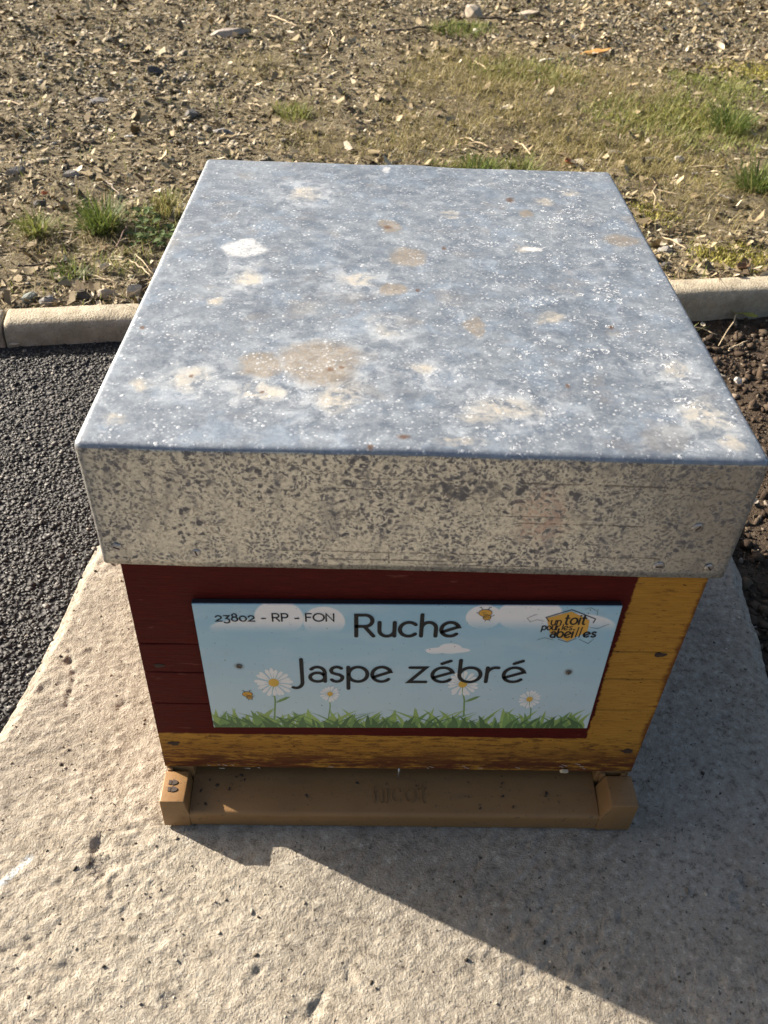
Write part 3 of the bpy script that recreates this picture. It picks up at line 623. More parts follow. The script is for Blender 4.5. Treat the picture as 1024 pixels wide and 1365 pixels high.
# ================================================================== HIVE FLOOR (brown plastic)
t = NT("brown_plastic"); P = t.P
c = t.mix(t.noise(P, 18, 4), (.205, .112, .042), (.285, .160, .064))
c = t.mix(t.math('MULTIPLY', t.ramp(t.noise(P, 220, 3), .63, .72), .6), c, (.07, .045, .028))
c = t.mix(t.math('MULTIPLY', t.ramp(t.noise(t.scale(P, (1, 3, 3)), 26, 4), .52, .75), .35), c, (.16, .10, .055))
t.set(c, t.ramp(t.noise(P, 60, 3), .3, .7, .42, .62), 0, .4); t.bump(t.math('ADD', t.noise(P, 25, 2), t.math('MULTIPLY', t.noise(P, 600, 2), .25)), .0012, .6); M_PLAST = t.m
FY = -.0349
hive = empty("beehive", (0, .25, 0)); tag(hive, "beehive of red and ochre boards under a stained galvanised metal roof", "beehive")
fl = empty("floor_root", (0, .25, 0))
def fobj(name, bm, mat, parent=None, smooth=False):
    bmesh.ops.translate(bm, verts=bm.verts, vec=(0, -.25, 0)); o = bm_obj(name, bm, mat, parent or fl, smooth); return o
def soft(o, ang=40):
    me = o.data; me.polygons.foreach_set('use_smooth', np.ones(len(me.polygons), bool))
    try: me.set_sharp_from_angle(angle=math.radians(ang))
    except Exception: pass
    return o
lip = [(FY + .0045 - .0045 * math.cos(a), .0178 + .0045 * math.sin(a)) for a in np.linspace(0, math.pi / 2 - .2, 6)]
soft(fobj("landing_board", prism_bm([(FY + .0012, .0005)] + lip + [(.004, .0274), (.035, .0280), (.035, .0005)], -.1912, .1838, 'x'), M_PLAST))
TRAY = soft(fobj("floor_tray", box_bm(-.190, .183, .0352, .53, .0008, .0272, .001), M_PLAST))
soft(fobj("side_rail", box_bm(-.2155, -.1905, .0005, .53, .0006, .0420, .0012), M_PLAST))
soft(fobj("side_rail", box_bm(.1842, .2155, .0005, .53, .0006, .0420, .0012), M_PLAST))
soft(fobj("end_block", prism_bm([(-.2160, .0), (-.2160, .0404), (-.1935, .0404), (-.1912, .0190), (-.1912, .0)], FY - .0004, -.0035, 'y', .0014, 3), M_PLAST))
soft(fobj("end_block", prism_bm([(.2160, .0), (.2164, .0418), (.1915, .0418), (.1838, .0200), (.1838, .0)], FY - .0004, -.0035, 'y', .0016, 3), M_PLAST))
for x0 in (-.2115, .2095, .190): soft(fobj("spacer_peg", box_bm(x0 - .0022, x0 + .0022, -.0032, .0003, .030, .0415, .0005), M_PLAST))

# ------------------------------------------------------------------ a round-ended monoline stroke alphabet (cap height 1)
def arc(cx, cy, rx, ry, a0, a1, n=22): return [(cx + rx * math.cos(math.radians(a)), cy + ry * math.sin(math.radians(a))) for a in np.linspace(a0, a1, n)]
X_ = .66
def g_e(): return [[(.035, .20)] + [(.62, .44)] + arc(.33, .33, .33, .33, 20, 318, 30)]
G = {
 'R': (.66, [[(0, 0), (0, 1), (.33, 1)] + arc(.33, .735, .265, .265, 90, -90, 14) + [(0, .47)], [(.30, .47), (.64, 0)]]),
 'u': (.56, [[(0, X_), (0, .28)] + arc(.28, .28, .28, .28, 180, 360, 16) + [(.56, X_)], [(.56, .3), (.56, 0)]]),
 'c': (.60, [arc(.33, .33, .33, .33, 42, 318, 26)]),
 'h': (.54, [[(0, 1.02), (0, 0)], [(0, .38)] + arc(.27, .38, .27, .28, 180, 0, 16) + [(.54, 0)]]),
 'e': (.66, g_e()),
 'é': (.66, g_e() + [[(.28, .84), (.54, .96)]]),
 'J': (.30, [[(.22, 1.0), (.22, .02)] + arc(-.02, -.02, .24, .28, 0, -95, 12) + [(-.12, -.27)]]),
 'a': (.54, [[(.07, .56)] + arc(.28, .40, .26, .26, 140, 0, 14) + [(.54, 0)], arc(.28, .20, .26, .20, 40, 400, 28)]),
 's': (.46, [arc(.24, .49, .20, .17, 40, 190, 14)[:-1] + [(.08, .40), (.20, .345), (.32, .315), (.42, .24)] + arc(.23, .18, .20, .18, 10, -150, 14)]),
 'p': (.66, [[(0, X_), (0, -.33)], arc(.34, .33, .33, .33, 178, -178, 34)]),
 'z': (.54, [[(.02, X_), (.52, X_), (.0, 0), (.54, 0)]]),
 'b': (.68, [[(0, 1.0), (0, .33)] + arc(.34, .33, .34, .33, 180, 360, 16), arc(.34, .33, .34, .33, 0, 178, 18)]),
 'r': (.34, [[(0, X_), (0, 0)], [(0, .36)] + arc(.27, .38, .27, .28, 180, 75, 12)]),
 'n': (.50, [[(0, X_), (0, 0)], [(0, .40)] + arc(.25, .40, .25, .26, 180, 0, 14) + [(.50, 0)]]),
 'i': (.02, [[(0, X_), (0, 0)], [(0, .90), (.01, .91)]]),
 'l': (.02, [[(0, 1.0), (0, 0)]]),
 'o': (.66, [arc(.33, .33, .33, .33, 0, 358, 34)]),
 't': (.34, [[(.14, .95), (.14, .15)] + arc(.28, .15, .14, .15, 180, 290, 8), [(0, X_), (.34, X_)]]),
 'P': (.56, [[(0, 0), (0, 1), (.30, 1)] + arc(.30, .73, .27, .27, 90, -90, 14) + [(0, .46)]]),
 'F': (.50, [[(0, 0), (0, 1), (.50, 1)], [(0, .52), (.42, .52)]]),
 'O': (1.0, [arc(.5, .5, .5, .5, 0, 358, 36)]),
 'N': (.70, [[(0, 0), (0, 1), (.70, 0), (.70, 1)]]),
 '-': (.34, [[(0, .36), (.34, .36)]]),
 '2': (.56, [arc(.27, .48, .26, .24, 165, -20, 16) + [(.0, 0), (.56, 0)]]),
 '3': (.54, [[(.02, .72), (.52, .72), (.22, .36)] + arc(.24, .06, .28, .30, 80, -140, 18)]),
 '8': (.54, [arc(.27, .76, .21, .22, 0, 357, 24), arc(.27, .27, .27, .27, 0, 357, 26)]),
 '0': (.62, [arc(.31, .33, .31, .33, 0, 358, 30)]),
 ' ': (.28, []),
}
def ribbon(pts, hw, y, V, F):
    q = [np.array(p, float) for i, p in enumerate(pts) if i == 0 or np.hypot(*(np.array(p) - np.array(pts[i - 1]))) > 1e-7]
    # round off sharp corners so the strip does not pinch
    n = len(q); L, Rr = [], []
    for i in range(n):
        a = q[i] - q[i - 1] if i else q[1] - q[0]; b = q[i + 1] - q[i] if i < n - 1 else a
        a = a / np.linalg.norm(a); b = b / np.linalg.norm(b); m = np.array([-(a + b)[1], (a + b)[0]]); ln = np.linalg.norm(m)
        m = m / ln if ln > 1e-6 else np.array([-a[1], a[0]]); k = min(1.0 / max(.35, m @ np.array([-a[1], a[0]])), 2.2)
        L.append(q[i] + m * hw * k); Rr.append(q[i] - m * hw * k)
    d0 = (q[0] - q[1]) / np.linalg.norm(q[0] - q[1]); d1 = (q[-1] - q[-2]) / np.linalg.norm(q[-1] - q[-2])
    def cap(c, d): nrm = np.array([-d[1], d[0]]); return [c + hw * (math.cos(a) * nrm + math.sin(a) * d) for a in np.linspace(0, math.pi, 7)[1:-1]]
    k0 = len(V); n2 = len(L)
    for p in L + Rr: V.append((p[0], y, p[1]))
    for i in range(n2 - 1): F.append((k0 + i, k0 + n2 + i, k0 + n2 + i + 1, k0 + i + 1))
    k1 = len(V); c0 = cap(q[0], d0); c1 = cap(q[-1], d1)
    for p in c0 + c1: V.append((p[0], y, p[1]))
    F.append(tuple([k0 + n2] + [k0] + list(range(k1 + 4, k1 - 1, -1))[::-1][::-1][::-1]) if False else tuple([k0 + n2] + list(range(k1, k1 + 5)) + [k0]))
    F.append(tuple([k0 + n2 - 1] + list(range(k1 + 5, k1 + 10))[::-1][::-1] + [k0 + 2 * n2 - 1]))
def lay(text, x0, x1, zb, zcap, hw, y, track=.20, slant=0.0, rise=0.0):
    adv = 0; pos = []
    for ch in text: pos.append(adv); adv += G[ch][0] + track
    adv -= track; sx = (x1 - x0) / adv; sz = zcap - zb; V, F = [], []; k = 0
    for ch, p in zip(text, pos):
        for st in G[ch][1]:
            ribbon([(x0 + (p + a + slant * b) * sx, zb + b * sz + rise * (p + a) * sx) for a, b in st], hw, y - k * 6e-6, V, F); k += 1
    return V, F
def ngon(pts, y): return [(a, y, b) for a, b in pts], [tuple(range(len(pts)))]

# ---- raised word on the landing ledge
def ledge(u, v):
    z = .026
    for _ in range(4): c = gpx(u, v, z); z = .0226 + (c[1] + .031) * (.0048 / .035)
    return c[0], c[1]
sl_ = math.atan2(.0048, .035)
xa, ya = ledge(499, 1069); xb, yb_ = ledge(566, 1069); _, yc = ledge(530, 1048)
V, F = lay("nicot", xa, xb, 0, (yc - ya) / math.cos(sl_) * 1.25, .00075, 0, .30)
mo_ = bpy.data.meshes.new("raised_lettering"); mo_.from_pydata([(x, z, 0) for x, y, z in V], [], F); mo_.materials.append(M_PLAST)
o = link(bpy.data.objects.new("raised_lettering", mo_), fl); o.rotation_euler = (sl_, 0, 0); o.location = (0, ya - .25, .0226 + (ya + .031) * .0048 / .035 + .0001)
mdf = o.modifiers.new("relief", 'SOLIDIFY'); mdf.thickness = .0015; mdf.offset = 0
# ---- stamped mark on the left block, its recess shadow painted as dark shapes
V = []; F = []
for k, (cx, cy, r0) in enumerate([(-.2055, -.0155, .0048), (-.2052, -.0225, .0054)]):
    for nm in range(2):
        pts = arc(cx - .0015, cy, r0 * .95, .0027, -92, 92, 12)
        pts = pts if nm == 0 else [(cx - .0050, cy - .0021), (cx - .0024, cy - .0021), (cx - .0024, cy + .0021), (cx - .0050, cy + .0021)]
        k0 = len(V); V += [(a, b - .25, .0408) for a, b in pts]; F.append(tuple(range(k0, k0 + len(pts))))
M_STAMP_SHADOW = plain("stamp_shadow", (.045, .030, .022), .7)
o = mesh("stamped_mark", V, F, M_STAMP_SHADOW, fl); mdf = o.modifiers.new("relief", 'SOLIDIFY'); mdf.thickness = .0007; mdf.offset = 0
# ---- crumbs on the ledge
p = []
for u, v in [(280, 1040), (290, 1047), (306, 1052), (315, 1036), (322, 1034), (326, 1040), (408, 1060), (409, 1062), (476, 1044), (620, 1062), (625, 1063), (669, 1035), (669, 1045), (668, 1050), (670, 1062), (727, 1062), (724, 1070), (728, 1058), (684, 1076), (555, 1048), (268, 1055), (274, 1072), (745, 1070), (640, 1078)]:
    a, b = ledge(u, v); p.append((a, b - .25, .0226 + (b + .031) * .0048 / .035 + .0008))
v, f = grains(np.array(p), rng.uniform(.0006, .0016, len(p)), (.5, 1), (.9, 1.9), .4)
tag(mesh("ledge_crumbs", v, f, plain("dark_crumb", (.045, .032, .025), .8), fl), kind="stuff")

# ================================================================== HIVE BODY (painted boards)
BW = .4326; BX = BW / 2; BZ0, BZ1 = .0425, .372; BY1 = .508
t = NT("painted_boards"); P = t.P; x, y, z = t.xyz(P)
gr = t.noise(t.scale(P, (7, 7, 70)), 8, 5, .65, .4); gr2 = t.noise(t.scale(P, (14, 14, 160)), 2.2, 5, .7)
red = t.cramp(gr, [(.3, (.055, .0055, .0045)), (.55, (.090, .0095, .0070)), (.8, (.125, .016, .010))])
red = t.mix(t.math('MULTIPLY', t.ramp(t.noise(t.scale(P, (3, 3, 14)), 14, 4), .66, .74), .55), red, (.19, .062, .042))
yel = t.cramp(gr, [(.25, (.31, .145, .024)), (.5, (.44, .215, .036)), (.8, (.53, .280, .056))])
yel = t.mix(t.math('MULTIPLY', t.ramp(gr2, .60, .72), .65), yel, (.16, .072, .020))
yel = t.mix(t.ramp(t.noise(t.scale(P, (6, 6, 16)), 16, 5, .7), .625, .67), yel, (.030, .014, .008))
edge = t.math('ADD', t.math('MULTIPLY', t.math('SUBTRACT', t.noise(t.scale(P, (1, 1, 1)), 30, 4, .7), .5), .010), t.math('MULTIPLY', t.math('SUBTRACT', gr2, .5), .005))
mx_ = t.ramp(t.math('ADD', x, edge), .1625, .1645); mz_ = t.ramp(t.math('ADD', z, t.math('MULTIPLY', edge, .55)), .0525, .0505)
ym = t.math('MAXIMUM', mx_, mz_)
low = t.ramp(t.math('ADD', z, t.math('MULTIPLY', edge, 1.8)), .050, .006)         # scuffed foot: paint worn down to old red-brown
wear = t.ramp(t.noise(t.scale(P, (5, 5, 30)), 6, 6, .75), .36, .54)
yel = t.mix(t.math('MULTIPLY', t.math('MULTIPLY', low, wear), .95), yel, (.10, .026, .016))
sp_ = t.ramp(t.math('ADD', t.noise(t.scale(P, (8, 8, 34)), 7, 6, .78), t.math('MULTIPLY', mz_, .06)), .57, .63)
yel = t.mix(t.math('MULTIPLY', sp_, .70), yel, (.10, .040, .016))
rz = t.ramp(t.math('ADD', x, t.math('MULTIPLY', edge, 1.6)), .2120, .2165); yel = t.mix(t.math('MULTIPLY', rz, .75), yel, (.085, .016, .012))
col = t.mix(ym, red, yel); t.set(col, t.ramp(gr, .3, .7, .55, .72), 0, .12)
t.bump(t.math('ADD', t.math('MULTIPLY', gr, .5), t.math('MULTIPLY', gr2, .6)), .0016, .7); M_PAINT = t.m
M_DARKW = plain("raw_dark_wood", (.055, .032, .020), .9)
body = empty("hive_body", (0, .25, BZ0)); pass
def board(x0, x1, z0, z1, y0, y1, along='x', seed=0):
    """a board with slightly uneven long edges, in body space"""
    n = 36; V = []; F = []
    for i in range(n + 1):
        q = i / n; s = x0 + (x1 - x0) * q if along == 'x' else y0 + (y1 - y0) * q
        j0 = .0009 * float(fbm(s * 60, seed, 3, 5)) - .0002; j1 = .0009 * float(fbm(s * 60, seed + 9, 3, 7)) + .0002; jo = .0004 * float(fbm(s * 25, seed + 3, 2, 3))
        b = .0007
        if along == 'x': ring = [(s, y0 + jo, z0 + j0 + b), (s, y0 + jo, z1 + j1 - b), (s, y0 + b, z1 + j1), (s, y1, z1 + j1), (s, y1, z0 + j0), (s, y0 + b, z0 + j0)]
        else:
            ou, inn = (x0, x1) if x0 < 0 else (x1, x0); sg = 1 if inn > ou else -1
            ring = [(ou + jo, s, z0 + j0 + b), (ou + jo, s, z1 + j1 - b), (ou + sg * b, s, z1 + j1), (inn, s, z1 + j1), (inn, s, z0 + j0), (ou + sg * b, s, z0 + j0)]
        V += [(a, b_ - .25, c_ - BZ0) for a, b_, c_ in ring]
    for i in range(n):
        for k in range(6): F.append((i * 6 + k, (i + 1) * 6 + k, (i + 1) * 6 + (k + 1) % 6, i * 6 + (k + 1) % 6))
    F.append(tuple(range(6))); F.append(tuple(range(n * 6, n * 6 + 6))[::-1])
    b_ = bmesh.new(); vv = [b_.verts.new(p) for p in V]; [b_.faces.new([vv[i] for i in f]) for f in F]
    o = bm_obj("board", b_, M_PAINT, body); soft(o, 35); return o
ZC = [BZ0, .1365, .1780, .2130, BZ1]
for i in range(4):
    z0, z1 = ZC[i] + (.0005 if i else 0), ZC[i + 1] - .0005
    board(-BX, BX, z0, z1, 0, .024, 'x', i * 3.1); board(-BX, BX, z0, z1, BY1 - .024, BY1, 'x', i * 3.1 + 40)
for i, (z0, z1) in enumerate([(BZ0, .20), (.201, BZ1)]):
    board(-BX, -BX + .024, z0, z1, .0245, BY1 - .0245, 'y', 70 + i); board(BX - .024, BX, z0, z1, .0245, BY1 - .0245, 'y', 80 + i)
bm = box_bm(-BX + .0255, BX - .0255, .0255, BY1 - .0255, .050, BZ1 - .004); bmesh.ops.translate(bm, verts=bm.verts, vec=(0, -.25, -BZ0)); INNER = bm_obj("inner_frame", bm, M_DARKW, body)
# nails with dark knots
def disc_bm(r, h, seg=12, dome=.4, jag=0.0, seed=0):
    rs = random.Random(seed); b = bmesh.new(); rings = [(1, 0), (1, h * (1 - dome)), (.72, h * .92), (.3, h)]; prev = None
    jr = [1 + rs.uniform(-jag, jag) for _ in range(seg)]
    for rr, hh in rings:
        ring = [b.verts.new((r * rr * jr[k] * math.cos(2 * math.pi * k / seg), -hh, r * rr * jr[k] * math.sin(2 * math.pi * k / seg))) for k in range(seg)]
        if prev:
            for k in range(seg): b.faces.new((prev[k], prev[(k + 1) % seg], ring[(k + 1) % seg], ring[k]))
        prev = ring
    b.faces.new(prev); return b
M_RUSTN = plain("rusty_iron", (.055, .032, .022), .8, .2, .5, 400)
M_RUSTS = plain("stained_steel", (.16, .14, .12), .5, .6, .5, 300)
M_STEEL = plain("dull_steel", (.42, .42, .43), .38, .9, .3, 300)
for i, (u, v, r) in enumerate([(212, 887, .0032), (232, 991, .0040), (880, 873, .0036), (836, 1001, .0042)]):
    q = px(u, v, 1, -.0003); o = bm_obj("nail", disc_bm(r, .0007, 14, .4, .28, i), M_RUSTN, body); o.location = (q[0], q[1] - .25 + .0002, q[2] - BZ0); o.scale = (1.3, 1, .75)
# small metal pin in the entrance
bm = bmesh.new(); bmesh.ops.create_cone(bm, cap_ends=True, segments=10, radius1=.0009, radius2=.0009, depth=.016)
o = bm_obj("entrance_pin", bm, M_STEEL, body, True); q = px(532, 1024, 1, -.0014); o.location = (q[0], -.0014 - .25, .0375 - BZ0)
# white lint caught under the front edge
V = []; F = []; rs = random.Random(4)
for u in [278, 292, 296, 300, 310, 330, 345, 441, 570, 575, 618, 622, 640, 690, 748, 752, 770, 775, 778]:
    q = px(u, 1020 + rs.uniform(-2, 4), 1, -.001); k0 = len(V); L = rs.uniform(.002, .006); a = rs.uniform(-.5, .5)
    V += [(q[0] - L * .5, -.2512, q[2] - BZ0 - a * L * .3), (q[0] + L * .5, -.2520, q[2] - BZ0 + a * L * .3), (q[0] + L * .5, -.2518, q[2] - BZ0 + a * L * .3 + .0005), (q[0] - L * .5, -.2512, q[2] - BZ0 - a * L * .3 + .0004)]; F.append((k0, k0 + 1, k0 + 2, k0 + 3))
tag(mesh("cobweb_lint", V, F, plain("white_lint", (.5, .47, .42), .9), body), kind="stuff")
o = bm_obj("wood_splinter", box_bm(-.004, .004, -.0015, .0015, -.002, .002, .0006), plain("pale_wood", (.6, .5, .34), .8), body); q = px(752, 1028, 1, -.003); o.location = (q[0], -.253, q[2] - BZ0); o.rotation_euler = (.4, .5, .3)

# ================================================================== NAME BOARD
SO = np.array([-.003, -.0062, .1147]); TH = .0195; SW, SH = .3245, .1548
sg = empty("name_board", (SO[0], 0, SO[2]), (0, -TH, 0)); tag(sg, "pale blue printed name board with daisies screwed to the beehive front", "sign")
def sp(u, v):
    q = px(u, v, 1, SO[1]) - SO; return (q[0] * math.cos(TH) + q[2] * math.sin(TH), -q[0] * math.sin(TH) + q[2] * math.cos(TH))
t = NT("printed_sky"); P = t.P; x, y, z = t.xyz(P)
col = t.mix(t.ramp(z, .0, SH), (.54, .665, .70), (.33, .56, .69))
col = t.mix(t.math('MULTIPLY', t.ramp(t.noise(t.scale(P, (4, 4, 10)), 5, 3), .45, .7), .35), col, (.56, .68, .73))
wp = t.xyz(t.warp(P, 60, .003))
def cl(u, v, ru, rv):
    c = sp(u, v); a = sp(u + ru, v); b = sp(u, v - rv); return (c[0], c[1], abs(a[0] - c[0]), abs(b[1] - c[1]))
def cloudgrp(items, vfade, vfull, white):
    global col
    m = None
    for it in items: e = t.ell((x, z), *cl(*it), .05); m = e if m is None else t.math('MAXIMUM', m, e)
    m = t.math('MULTIPLY', m, t.ramp(z, sp(500, vfade)[1], sp(500, vfull)[1])); col = t.mix(m, col, white)
cloudgrp([(372, 824, 33, 23), (432, 829, 28, 20), (330, 838, 50, 12)], 846, 826, (.87, .86, .85))
cloudgrp([(645, 823, 24, 16), (706, 820, 44, 22), (760, 836, 60, 18)], 842, 822, (.85, .84, .83))
cloudgrp([(597, 867, 30, 4), (600, 865, 16, 7), (580, 868, 12, 4)], 876, 868, (.87, .86, .85))
col = t.mix(t.math('MULTIPLY', t.ramp(t.noise(P, 330, 2), .685, .72), .8), col, (.14, .13, .12))
col = t.mix(t.math('MULTIPLY', t.ramp(t.noise(P, 25, 5, .7), .55, .8), .22), col, (.45, .42, .36))
for (u, v) in [(319, 888), (758, 896)]:
    c = sp(u, v); col = t.mix(t.math('MULTIPLY', t.ell((wp[0], wp[2]), c[0], c[1], .0034, .0034, .7), .75), col, (.11, .085, .065))
t.set(col, .42, 0, .4); M_SKYP = t.m
M_EDGE_SHADE = plain("shaded_board_edge", (.012, .012, .016), .6)  # shade on the board's upward-facing edge, put into a near-black colour
o = bm_obj("panel_back", box_bm(-SW / 2, SW / 2, -.0050, -.0006, 0, SH, .0003, 1), M_EDGE_SHADE, sg)
o = bm_obj("printed_face", box_bm(-SW / 2 + .0004, SW / 2 - .0004, -.0060, -.00502, .0004, SH - .0004), M_SKYP, sg)
Y0 = -.00604
M_INK = plain("black_print", (.013, .0125, .013), .75, 0, .4, 90); M_WHITE = plain("white_print", (.86, .85, .82), .45, 0, .05)
M_YC = plain("yellow_print", (.70, .42, .06), .5); M_OR = plain("orange_print", (.68, .36, .055), .5, 0, .1, 40)
M_GL = plain("light_green_print", (.33, .46, .13), .5, 0, .35, 35); M_GD = plain("dark_green_print", (.085, .17, .062), .5, 0, .4, 35); M_GM = plain("mid_green_print", (.19, .33, .10), .5, 0, .3, 35)
def word(name, text, u0, u1, vb, vt, hw, lv=6, track=.2, slant=0, rise=0):
    a = sp(u0, vb); b = sp(u1, vb); c = sp((u0 + u1) / 2, vt); d = sp((u0 + u1) / 2, vb)
    V, F = lay(text, a[0], b[0], a[1], a[1] + c[1] - d[1], hw, Y0 - lv * .00004, track, slant, (b[1] - a[1]) / (b[0] - a[0]) + rise)
    return mesh(name, V, F, M_INK, sg)
word("lettering", "Ruche", 475, 611, 848, 820, .00165)
word("lettering", "Jaspe", 395, 521, 908.5, 879, .00165, track=.18)
word("lettering", "zébré", 545, 697, 909, 880, .00165, track=.20)
word("lettering", "23802 - RP - FON", 288, 445, 828, 818, .00062, track=.20)
def poly(name, pts, mat, lv, parent=sg):
    V, F = ngon(pts, Y0 - lv * .00004); return mesh(name, V, F, mat, parent)
# grass strip (three layers, too fine to pick apart)
def grass_print(n, hmin, hmax, w, mat, lv, seed):
    rs = random.Random(seed); V = []; F = []
    for i in range(n):
        x0 = -SW / 2 + .003 + (SW - .006) * (i + rs.random()) / n; h = rs.uniform(hmin, hmax); le = rs.gauss(0, .65) * h; wd = w * rs.uniform(.6, 1.3); k0 = len(V); ns = 5; yy = Y0 - (lv + (i % 9) * .12) * .00004
        for s in range(ns):
            q = s / (ns - 1); cx = x0 + le * q ** 1.6; ww = wd * (1 - q) ** .75 * .5 * (1 + .5 * math.sin(q * 3))
            for sgn in (-1, 1): V.append((min(max(cx + sgn * ww, -SW / 2 + .0005), SW / 2 - .0005), yy, .0006 + h * q * (1 - .12 * q)))
        for s in range(ns - 1): F.append((k0 + 2 * s, k0 + 2 * s + 1, k0 + 2 * s + 3, k0 + 2 * s + 2))
    return tag(mesh("grass_print", V, F, mat, sg), kind="stuff")
grass_print(95, .012, .033, .0050, M_GL, 1, 1); grass_print(75, .009, .028, .0042, M_GM, 3, 2); grass_print(80, .006, .022, .0040, M_GD, 4.5, 3)
def daisy(u, v, r, np_, vstem, leafside):
    c = sp(u, v); a = sp(u + r, v); b = sp(u, v - r * .78); rx = a[0] - c[0]; rz = b[1] - c[1]; rs = random.Random(u)
    base = sp(u + rs.uniform(-3, 3), vstem); mid = (.5 * (c[0] + base[0]) + .001, .5 * (c[1] + base[1])); V, F = [], []
    ribbon([c, (.75 * c[0] + .25 * base[0], .75 * c[1] + .25 * base[1]), mid, base], .0007 if r > 16 else .0005, Y0 - 2.6 * .00004, V, F); st = mesh("stem_print", V, F, M_GM, sg)
    if leafside: poly("stem_leaf_print", [(mid[0] + leafside * .013 * q, mid[1] - .002 + .008 * q + s * .0022 * math.sin(math.pi * q)) for q, s in [(0, 0), (.3, -1), (.7, -1), (1, 0), (.7, 1), (.3, 1)]], M_GM, 2.8, sg)
    V = []; F = []
    for k in range(np_):
        an = 2 * math.pi * k / np_ + rs.uniform(-.08, .08); L = rs.uniform(.88, 1.05); k0 = len(V); hw = math.pi / np_ * .92
        for q, w in [(.20, .0), (.45, .55), (.80, 1.0), (.95, .7), (1.0, 0), (.95, -.7), (.80, -1.0), (.45, -.55)]:
            th = an + w * hw * .95 / max(q, .6) * .8; V.append((c[0] + rx * L * q * math.cos(th), Y0 - (4.0 + .25 * (k % 3)) * .00004, c[1] + rz * L * q * math.sin(th)))
        F.append(tuple(range(k0, k0 + 8)))
    d = mesh("daisy_print", V, F, M_WHITE, sg)
    pts = [(c[0] + rx * .27 * math.cos(q), c[1] + rz * .27 * math.sin(q)) for q in np.linspace(0, 2 * math.pi, 16)[:-1]]; poly("flower_centre", pts, M_YC, 5.2, d)
daisy(365, 910, 26, 19, 958, 1); daisy(440, 925, 14, 15, 958, 0); daisy(617, 912, 22, 18, 955, 1); daisy(706, 932, 16, 16, 958, 0)
def bee(u, v, s, fl_):
    c = sp(u, v); k = s; V, F = [], []
    def E_(dx, dz, rx, rz, n=16): return [(c[0] + fl_ * (dx + rx * math.cos(q)) * k, c[1] + (dz + rz * math.sin(q)) * k) for q in np.linspace(0, 2 * math.pi, n + 1)[:-1]]
    b = poly("bee_print", E_(0, .15, 1.0, .78), M_OR, 6.5)
    poly("bee_body_print", E_(.35, -.85, .62, .55), M_OR, 6.3, b)
    for q in [E_(0, .15, 1.0, .78) + [E_(0, .15, 1.0, .78)[0]], E_(.35, -.85, .62, .55)]: ribbon(q, .00022, Y0 - 7.2 * .00004, V, F)
    P_ = lambda dx, dz: (c[0] + fl_ * dx * k, c[1] + dz * k)
    for i, st in enumerate([[P_(-.5, .85), P_(-.7, 1.35), P_(-.95, 1.4)], [P_(.4, .9), P_(.55, 1.4), P_(.85, 1.45)], [P_(-.45, .25), P_(-.2, .15), P_(.0, .25)], [P_(-.25, -.15), P_(.1, -.25), P_(.35, -.1)], [P_(-.2, -.8), P_(.3, -.95), P_(.9, -.8)], [P_(.2, -1.3), P_(.1, -1.75)], [P_(.6, -1.3), P_(.9, -1.65)], [P_(.9, -.6), P_(1.4, -.3)]]):
        ribbon(st, .00022, Y0 - (7.4 + i * .1) * .00004, V, F)
    mesh("bee_outline_print", V, F, M_INK, b)
bee(647, 818, .0050, 1); bee(330, 926, .0042, 1)
# emblem: orange hexagon, roof line, three lines of writing, flight curls
hexp = [sp(*q) for q in [(729, 824), (762, 815), (786, 827), (783, 842), (756, 855), (733, 844)]]
em = poly("emblem", hexp, M_OR, 6.0)
V, F = [], []
for i, (st, hw) in enumerate([([(732, 828), (728, 823), (762.5, 812.7), (794, 825), (791, 830)], .0004), ([(756, 856), (744, 852)], .00022), ([(756, 856), (768, 851)], .00022),
        ([(725, 828), (716, 826), (707, 829), (703, 824), (712, 820), (716, 819)], .00016), ([(780, 812), (788, 810), (797, 815), (796, 820)], .00016),
        ([(787, 836), (797, 838), (806, 834), (812, 832)], .00016), ([(738, 853), (726, 850), (716, 853)], .00016), ([(772, 852), (784, 858), (791, 852)], .00016)]):
    ribbon([sp(*q) for q in st], hw, Y0 - (7 + i * .1) * .00004, V, F)
mesh("emblem_outline", V, F, M_INK, em)
for txt, a in (("un", (734, 747, 833, 823.5, .00056)), ("toit", (752, 779, 832, 819.5, .00080)), ("pour", (722, 744, 839.5, 831.5, .00054)), ("les", (749, 762, 839.5, 832, .00046)), ("abei", (733, 762, 849.5, 838, .00078)), ("ll", (767, 772, 849, 836, .00050)), ("es", (777, 793, 849, 839, .00078))):
    o = word("emblem_lettering", txt, a[0], a[1], a[2], a[3], a[4], 9, .22, .08); o.parent = em
for i, (u, v) in enumerate([(319, 888), (758, 896)]):
    c = sp(u, v); w = bm_obj("screw", disc_bm(.0024, .0012, 16, .5, .12, i), M_RUSTS, sg); w.location = (c[0], -.0060, c[1])
    s_ = bm_obj("screw_slot", box_bm(-.0018, .0018, -.0002, .0002, -.0004, .0004), M_RUSTN, w); s_.location = (0, -.00122, 0); s_.rotation_euler = (0, .6 + i, 0)

